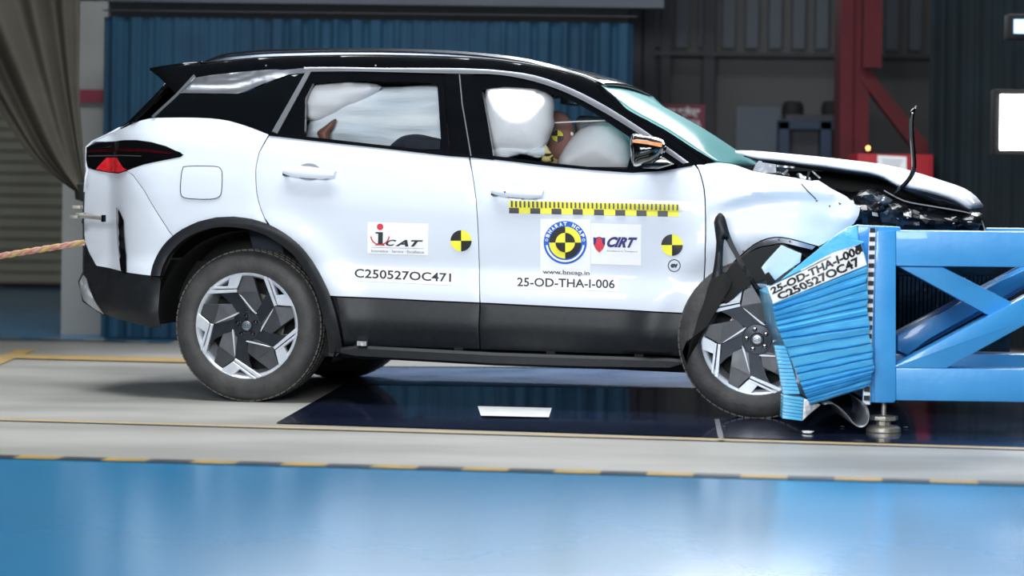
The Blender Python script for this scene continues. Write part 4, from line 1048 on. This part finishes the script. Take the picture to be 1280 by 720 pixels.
dm2, H2 = dummy('small child crash test dummy behind the rear door window with a bent brown elbow showing', (.16, .40, .66), (.22, .40, 1.10), .72)
el = pillow('elbow', smooth_px([(416,149),(419.5,150),(416,160),(411,168),(412,178),(402,177),(396,169),(396,164),(404,158)],3,True), car, 'skin', .16, .025, .03, grid=.01)
el.parent = dm2; el.matrix_parent_inverse = (Matrix.Translation((.16, .40, .66))).inverted()

# ------------------------------------------------------------------ blue barrier
BD = 11.05; BB = 12.05       # near and far frame planes
bo = Wd(1105, 400, BD)
br = thing('barrier', 'bright blue painted steel crash barrier frame with a crumpled honeycomb face', 'barrier', (bo.x, BD, 0))
def rb(o): return rel(o, br)
def bprism(name, pts, D=BD, depth=.13, m_='barrier', bev=.006):
    return rb(prism(name, [Wd(a, b, D) for a, b in pts], (0, depth, 0), m_, None, bev))
def both(name, pts, depth=.13, dz=0):
    bprism(name, pts, BD, depth)
    P_ = [Wd(a, b, BD) for a, b in pts]
    rb(prism(name, [p + Vector((0, BB-BD, 0)) for p in P_], (0, depth, 0), 'barrier', None, .006))
both('column', [(1093,288),(1120,288),(1120,500),(1117.5,503.5),(1093,503.5)])
bprism('end_plate', [(1069,281),(1126,283.5),(1126,290),(1120,290),(1120,302),(1093,302),(1086,290),(1086,503),(1081,503),(1069,300)], BD+.02, .012)
both('top_beam', [(1120,288),(1900,297),(1900,340),(1120,332.5)])
both('bottom_beam', [(1120,459.5),(1900,470),(1900,511),(1120,500.6)])
both('brace', [(1119,459.5),(1119,457),(1300,361),(1300,396),(1183,460.5)], .10)
bm_pts = [(1123,333),(1178,333.5),(1270,380.5),(1240,396.5)]
P_ = [Wd(a, b, BD+.03) for a, b in bm_pts]; rb(prism('brace', P_, (0, .08, 0), 'barrier', None, .005))
both('brace', [(1300,361),(1420,298),(1462,299),(1300,396)], .10)
both('brace', [(1420,336),(1450,336),(1640,470),(1600,470)], .10)
both('column', [(1500,300),(1530,300),(1530,510),(1500,510)])
both('column', [(1870,300),(1900,300),(1900,512),(1870,512)])
a, b = Wd(1120, 300, BD), Wd(1150, 325, BD)
for px_, z0 in ((1130,(300,325)),(1130,(470,495)),(1515,(305,328)),(1515,(475,498)),(1885,(305,328)),(1885,(475,498))):
    p, q = Wd(px_-9, z0[0], BD+.1), Wd(px_+9, z0[1], BD+.1)
    rb(box('cross_member', (p.x, BD+.12, q.z), (q.x, BB+.01, p.z), 'barrier'))
p, q = Wd(1090, 286, BD), Wd(1095, 503, BD)
rb(box('mounting_plate', (p.x, BD+.01, q.z), (q.x, BB+.12, p.z), 'barrier'))
# long brace on the far side, dark under the wreck
P_ = [Wd(a, b, BB-.1) for a, b in ((1122,438),(1122,420),(1250,352),(1290,332),(1290,352),(1160,424),(1135,444))]
rb(prism('brace', P_, (0, .10, 0), 'barrier', None, .004))
def foot(x, y):
    s = -.0
    o = lathe('foot_screw', [(.010, .0), (.010, .16)], 'steel', None, 12, (x, y, .03), 'z', caps=True); rb(o)
    rb(lathe('foot_nut', [(.02,.074),(.058,.070),(.060,.062),(.058,.054),(.03,.05),(.03,.03)], 'steel', None, 8, (x, y, 0), 'z', caps=True))
    rb(lathe('foot_pad', [(.02,.034),(.060,.030),(.070,.022),(.072,.008),(.066,.0)], 'steel', None, 28, (x, y, 0), 'z', caps=True))
c = Wd(1104.5, 530, BD+.08); foot(c.x, BD+.08)
for px_ in (1515, 1885):
    for D in (BD, BB): foot(Wd(px_, 500, BD).x, D+.07)
# checkered measuring tape on the edge of the face
d = Decal(); T0, T1 = ((1088.2,285),(1093.8,285)), ((1080.2,505.5),(1086.2,505.5))
cols = 40; Qt = quad_map([T0[0], T0[1], T1[1], T1[0]])
d.quad([Qt(-.25,1),Qt(1.15,1),Qt(1.15,0),Qt(-.25,0)], 'paper')
for k in range(20): d.quad([Qt(-.15,1-k/20),Qt(1.1,1-k/20),Qt(1.1,1-k/20-.027),Qt(-.15,1-k/20-.027)], 'black')
o = rb(d.build('checkered_tape', None, on_plane(BD-.012))); o['label'] = 'white tape with black squares'
rb(prism('tape_backing', [Wd(a, b, BD-.008) for a, b in ((1086,284),(1096,284),(1088,506),(1078,506))], (0, .01, 0), 'barrier'))

# crumpled honeycomb block: every fold its own piece
hb = bpy.data.objects.new('honeycomb_block', None); COL.objects.link(hb); hb.parent = br
rg = random.Random(11)
Lc = smooth_px([(965.6,378),(968,394),(973,412),(985,440),(998,472),(1006,492),(1013,506)], 6)
Rc = smooth_px([(1083,331),(1084,360),(1085,392),(1088,425),(1092,452),(1091,468),(1085,484)], 6)
def at_(c_, t):
    i = t * (len(c_)-1); k = min(int(i), len(c_)-2); f = i-k
    return (c_[k][0]*(1-f)+c_[k+1][0]*f, c_[k][1]*(1-f)+c_[k+1][1]*f)
NF = 17
ts = [0] + sorted((k + rg.uniform(-.22, .22)) / NF for k in range(1, NF)) + [1]
tr = [0] + sorted((k + rg.uniform(-.22, .22)) / NF for k in range(1, NF)) + [1]
wob = [[rg.uniform(-.7, .7) for _ in range(5)] for _ in ts]; wob[0] = wob[-1] = [0]*5
def line_pt(k, u):
    a, b = at_(Lc, ts[k]), at_(Rc, tr[k])
    w = wob[k]; i = u*4; j = min(int(i), 3); f = i-j; f = f*f*(3-2*f)
    dy = (w[j]*(1-f) + w[j+1]*f) * sin(pi*u)
    return (a[0]+(b[0]-a[0])*u + (1.5*sin(k*2.1) if u > .95 else 0), a[1]+(b[1]-a[1])*u + dy)
for k in range(NF):
    bm = bmesh.new(); rows = []; hgt = rg.uniform(.7, 1.4)
    pk = rg.uniform(.2, .55)
    for i in range(19):
        u = i/18; a, b = line_pt(k, u), line_pt(k+1, u); row = []
        for j, (t, dd) in enumerate(((0, .022), (.06, .006), (pk, -.020*hgt), (.75, -.006), (.95, .004), (1.0, .022))):
            q = (a[0]+(b[0]-a[0])*t, a[1]+(b[1]-a[1])*t)
            dn = .006*noise.noise(Vector((u*7, k*3.3, j*.7)))
            D_ = BD - .05 + dd + dn
            row.append(bm.verts.new(Wd(q[0], q[1], D_)))
        q0, q1 = Wd(*b, BD+.02), Wd(*a, BD+.02)
        row += [bm.verts.new(q0), bm.verts.new(q1)]; rows.append(row)
    for r0, r1 in zip(rows, rows[1:]): ring_faces(bm, r0, r1, True)
    bm.faces.new(rows[0]); bm.faces.new(rows[-1])
    o = from_bm('fold', bm, 'honey', hb, smooth=False); o.matrix_parent_inverse = Matrix.Translation(br.location).inverted()
def hprism(name, pts, D, depth, m_, bev=.003):
    o = prism(name, [Wd(a, b, D) for a, b in pts], (0, depth, 0), m_, hb, bev); o.matrix_parent_inverse = Matrix.Translation(br.location).inverted(); return o
hprism('core', [(966,370),(1082,318),(1084,330),(1086,400),(1090,452),(1084,480),(1014,502),(1005,485),(975,412)], BD+.0, .75, 'honey')
# label strip
lab = Decal(); Ql = [(959.4,359.6),(1076,304.5),(1083.5,331),(966.5,379.5)]
lab.quad(Ql, 'paper', 4)
Qm = quad_map(Ql)
lab.text('25-OD-THA-I-006', [Qm(.02,.93),Qm(.985,1.0),Qm(.985,.58),Qm(.02,.50)], 'black', bold=.02)
lab.text('C250527OC47', [Qm(.05,.45),Qm(.93,.52),Qm(.95,.08),Qm(.08,.02)], 'black', bold=.02)
lab.poly([Qm(.93,1.0),Qm(1.0,1.0),Qm(1.0,.62),Qm(.965,.7)], 'black')
def lp(x, y, dd): return Wd(x, y, BD - .072 - dd - .008*sin(x*.08))
o = lab.build('number_label', hb, lp); o.matrix_parent_inverse = Matrix.Translation(br.location).inverted(); o['label'] = 'creased white label with two lines of black characters'
hprism('label_backing', [(960,360),(1077,304.5),(1084,331),(967,379.5)], BD-.06, .05, 'honey')
hprism('bent_foil', [(976,350),(1010,322),(1046,293),(1060,300),(1080,302),(1078,305),(1040,318),(1000,338)], BD-.03, .01, 'honey')
hprism('foil_underside', [(1000,338),(1040,316),(1078,304),(1040,322),(1005,340)], BD-.06, .01, 'alu')
hprism('foil_top', [(1046,293),(1060,284),(1072,281),(1072,300),(1080,302),(1060,301)], BD+.0, .02, 'honey')
hprism('torn_sheet', [(952,334.6),(958,327),(968,316),(977,306.5),(985,310),(1002,317),(1000,328),(982,340),(966.7,352),(958,345)], BD-.02, .012, 'honey_pale', .002)
hprism('torn_spike', [(957,342),(961,340),(970,352),(966,356),(959,357)], BD-.04, .01, 'dark', .001)
def layered(name, q, n, D, depth):
    f = quad_map(q)
    for k in range(n):
        v0, v1 = 1-k/n, 1-(k+.86)/n
        hprism('layer', [f(0,v0),f(1,v0),f(1,v1),f(0,v1)], D + .004*(k % 2), depth, 'honey', .0012)
layered('layer', [(968,432),(982,433),(991,461),(973.5,461)], 6, BD+.0, .05)
layered('layer', [(973.5,461.5),(991,461.5),(1000,493),(979,493)], 7, BD+.0, .05)
layered('layer', [(979,494),(1005,497.5),(1002.7,526.7),(978,523.5)], 7, BD-.03, .10)
hprism('layer_end', [(1005,498),(1026,506),(1010,519),(1003,526)], BD-.02, .06, 'alu', .001)
# curled aluminium sheet below
bm = bmesh.new(); cur = smooth_px([(1030,506),(1040,505),(1050,511),(1060,521),(1068,531),(1077,534.5),(1084,530),(1087,519),(1084,508),(1078,502)], 3)
A = [bm.verts.new(Wd(a, b, BD-.05)) for a, b in cur]; B = [bm.verts.new(Wd(a-20, b-13, BD+.30)) for a, b in cur]
ring_faces(bm, A, B); o = from_bm('curled_sheet', bm, 'alu', hb, sharp=60); o.matrix_parent_inverse = Matrix.Translation(br.location).inverted()
s_ = o.modifiers.new('s', 'SOLIDIFY'); s_.thickness = .004

# radiator-like finned unit seen through the barrier
bm = bmesh.new()
for k in range(26):
    a = Wd(1124+5.2*k, 345, 12.6); b = Wd(1127+5.2*k, 425, 12.6); add_box(bm, (a.x, 12.6, b.z), (b.x, 12.72, a.z))
o = from_bm('cooling_fins', bm, 'debris', car, smooth=False, kind='stuff'); o.matrix_parent_inverse = CM.inverted()
a, b = Wd(1122, 300, 12.7), Wd(1262, 440, 12.7)
o = box('radiator', (a.x, 12.7, b.z), (b.x, 12.95, a.z), 'debris', car); o.matrix_parent_inverse = CM.inverted()

# ------------------------------------------------------------------ tow rope and bits on the floor
a, b = Wd(105, 303, 12.35), Wd(-620, 420, 14.0)
tr_ = thing('tow_rope', 'frayed pink and yellow tow rope pulled out to the left from the rear bumper', 'rope', tuple(a))
dv = b - a
for j, (m_, ph) in enumerate((('rope', 0), ('line', 2.1), ('rope', 4.2))):
    tube('strand', [dv*(i/150) + Vector((0, .011*cos(i*.9+ph), .008*sin(i*.9+ph))) for i in range(151)], .008, m_, tr_, 7)
rg = random.Random(3)
for i, (px_, py_, s, m_, lb) in enumerate(((1010,543.5,.022,'paper','flat white fragment on the dark floor below the small blue layered block'), (1053,536,.008,'alu','tiny pale chip on the floor under the curled sheet'), (1132,537,.010,'alu','small grey chip on the floor right of the barrier foot'), (905,536,.006,'alu','tiny pale chip on the floor just in front of the crashed wheel'), (1062,531,.006,'dark','tiny dark chip on the floor beside the curled sheet'))):
    p = G(px_, py_); bm = bmesh.new()
    vs = [bm.verts.new(p + Vector((s*cos(a_)*rg.uniform(.8,1.2), 1.7*s*sin(a_), zz))) for zz in (.009, .009 + s*.25) for a_ in [k*.9 for k in range(7)]]
    bmesh.ops.convex_hull(bm, input=vs); tag(from_bm('debris_fragment', bm, m_, smooth=False), lb, 'debris')
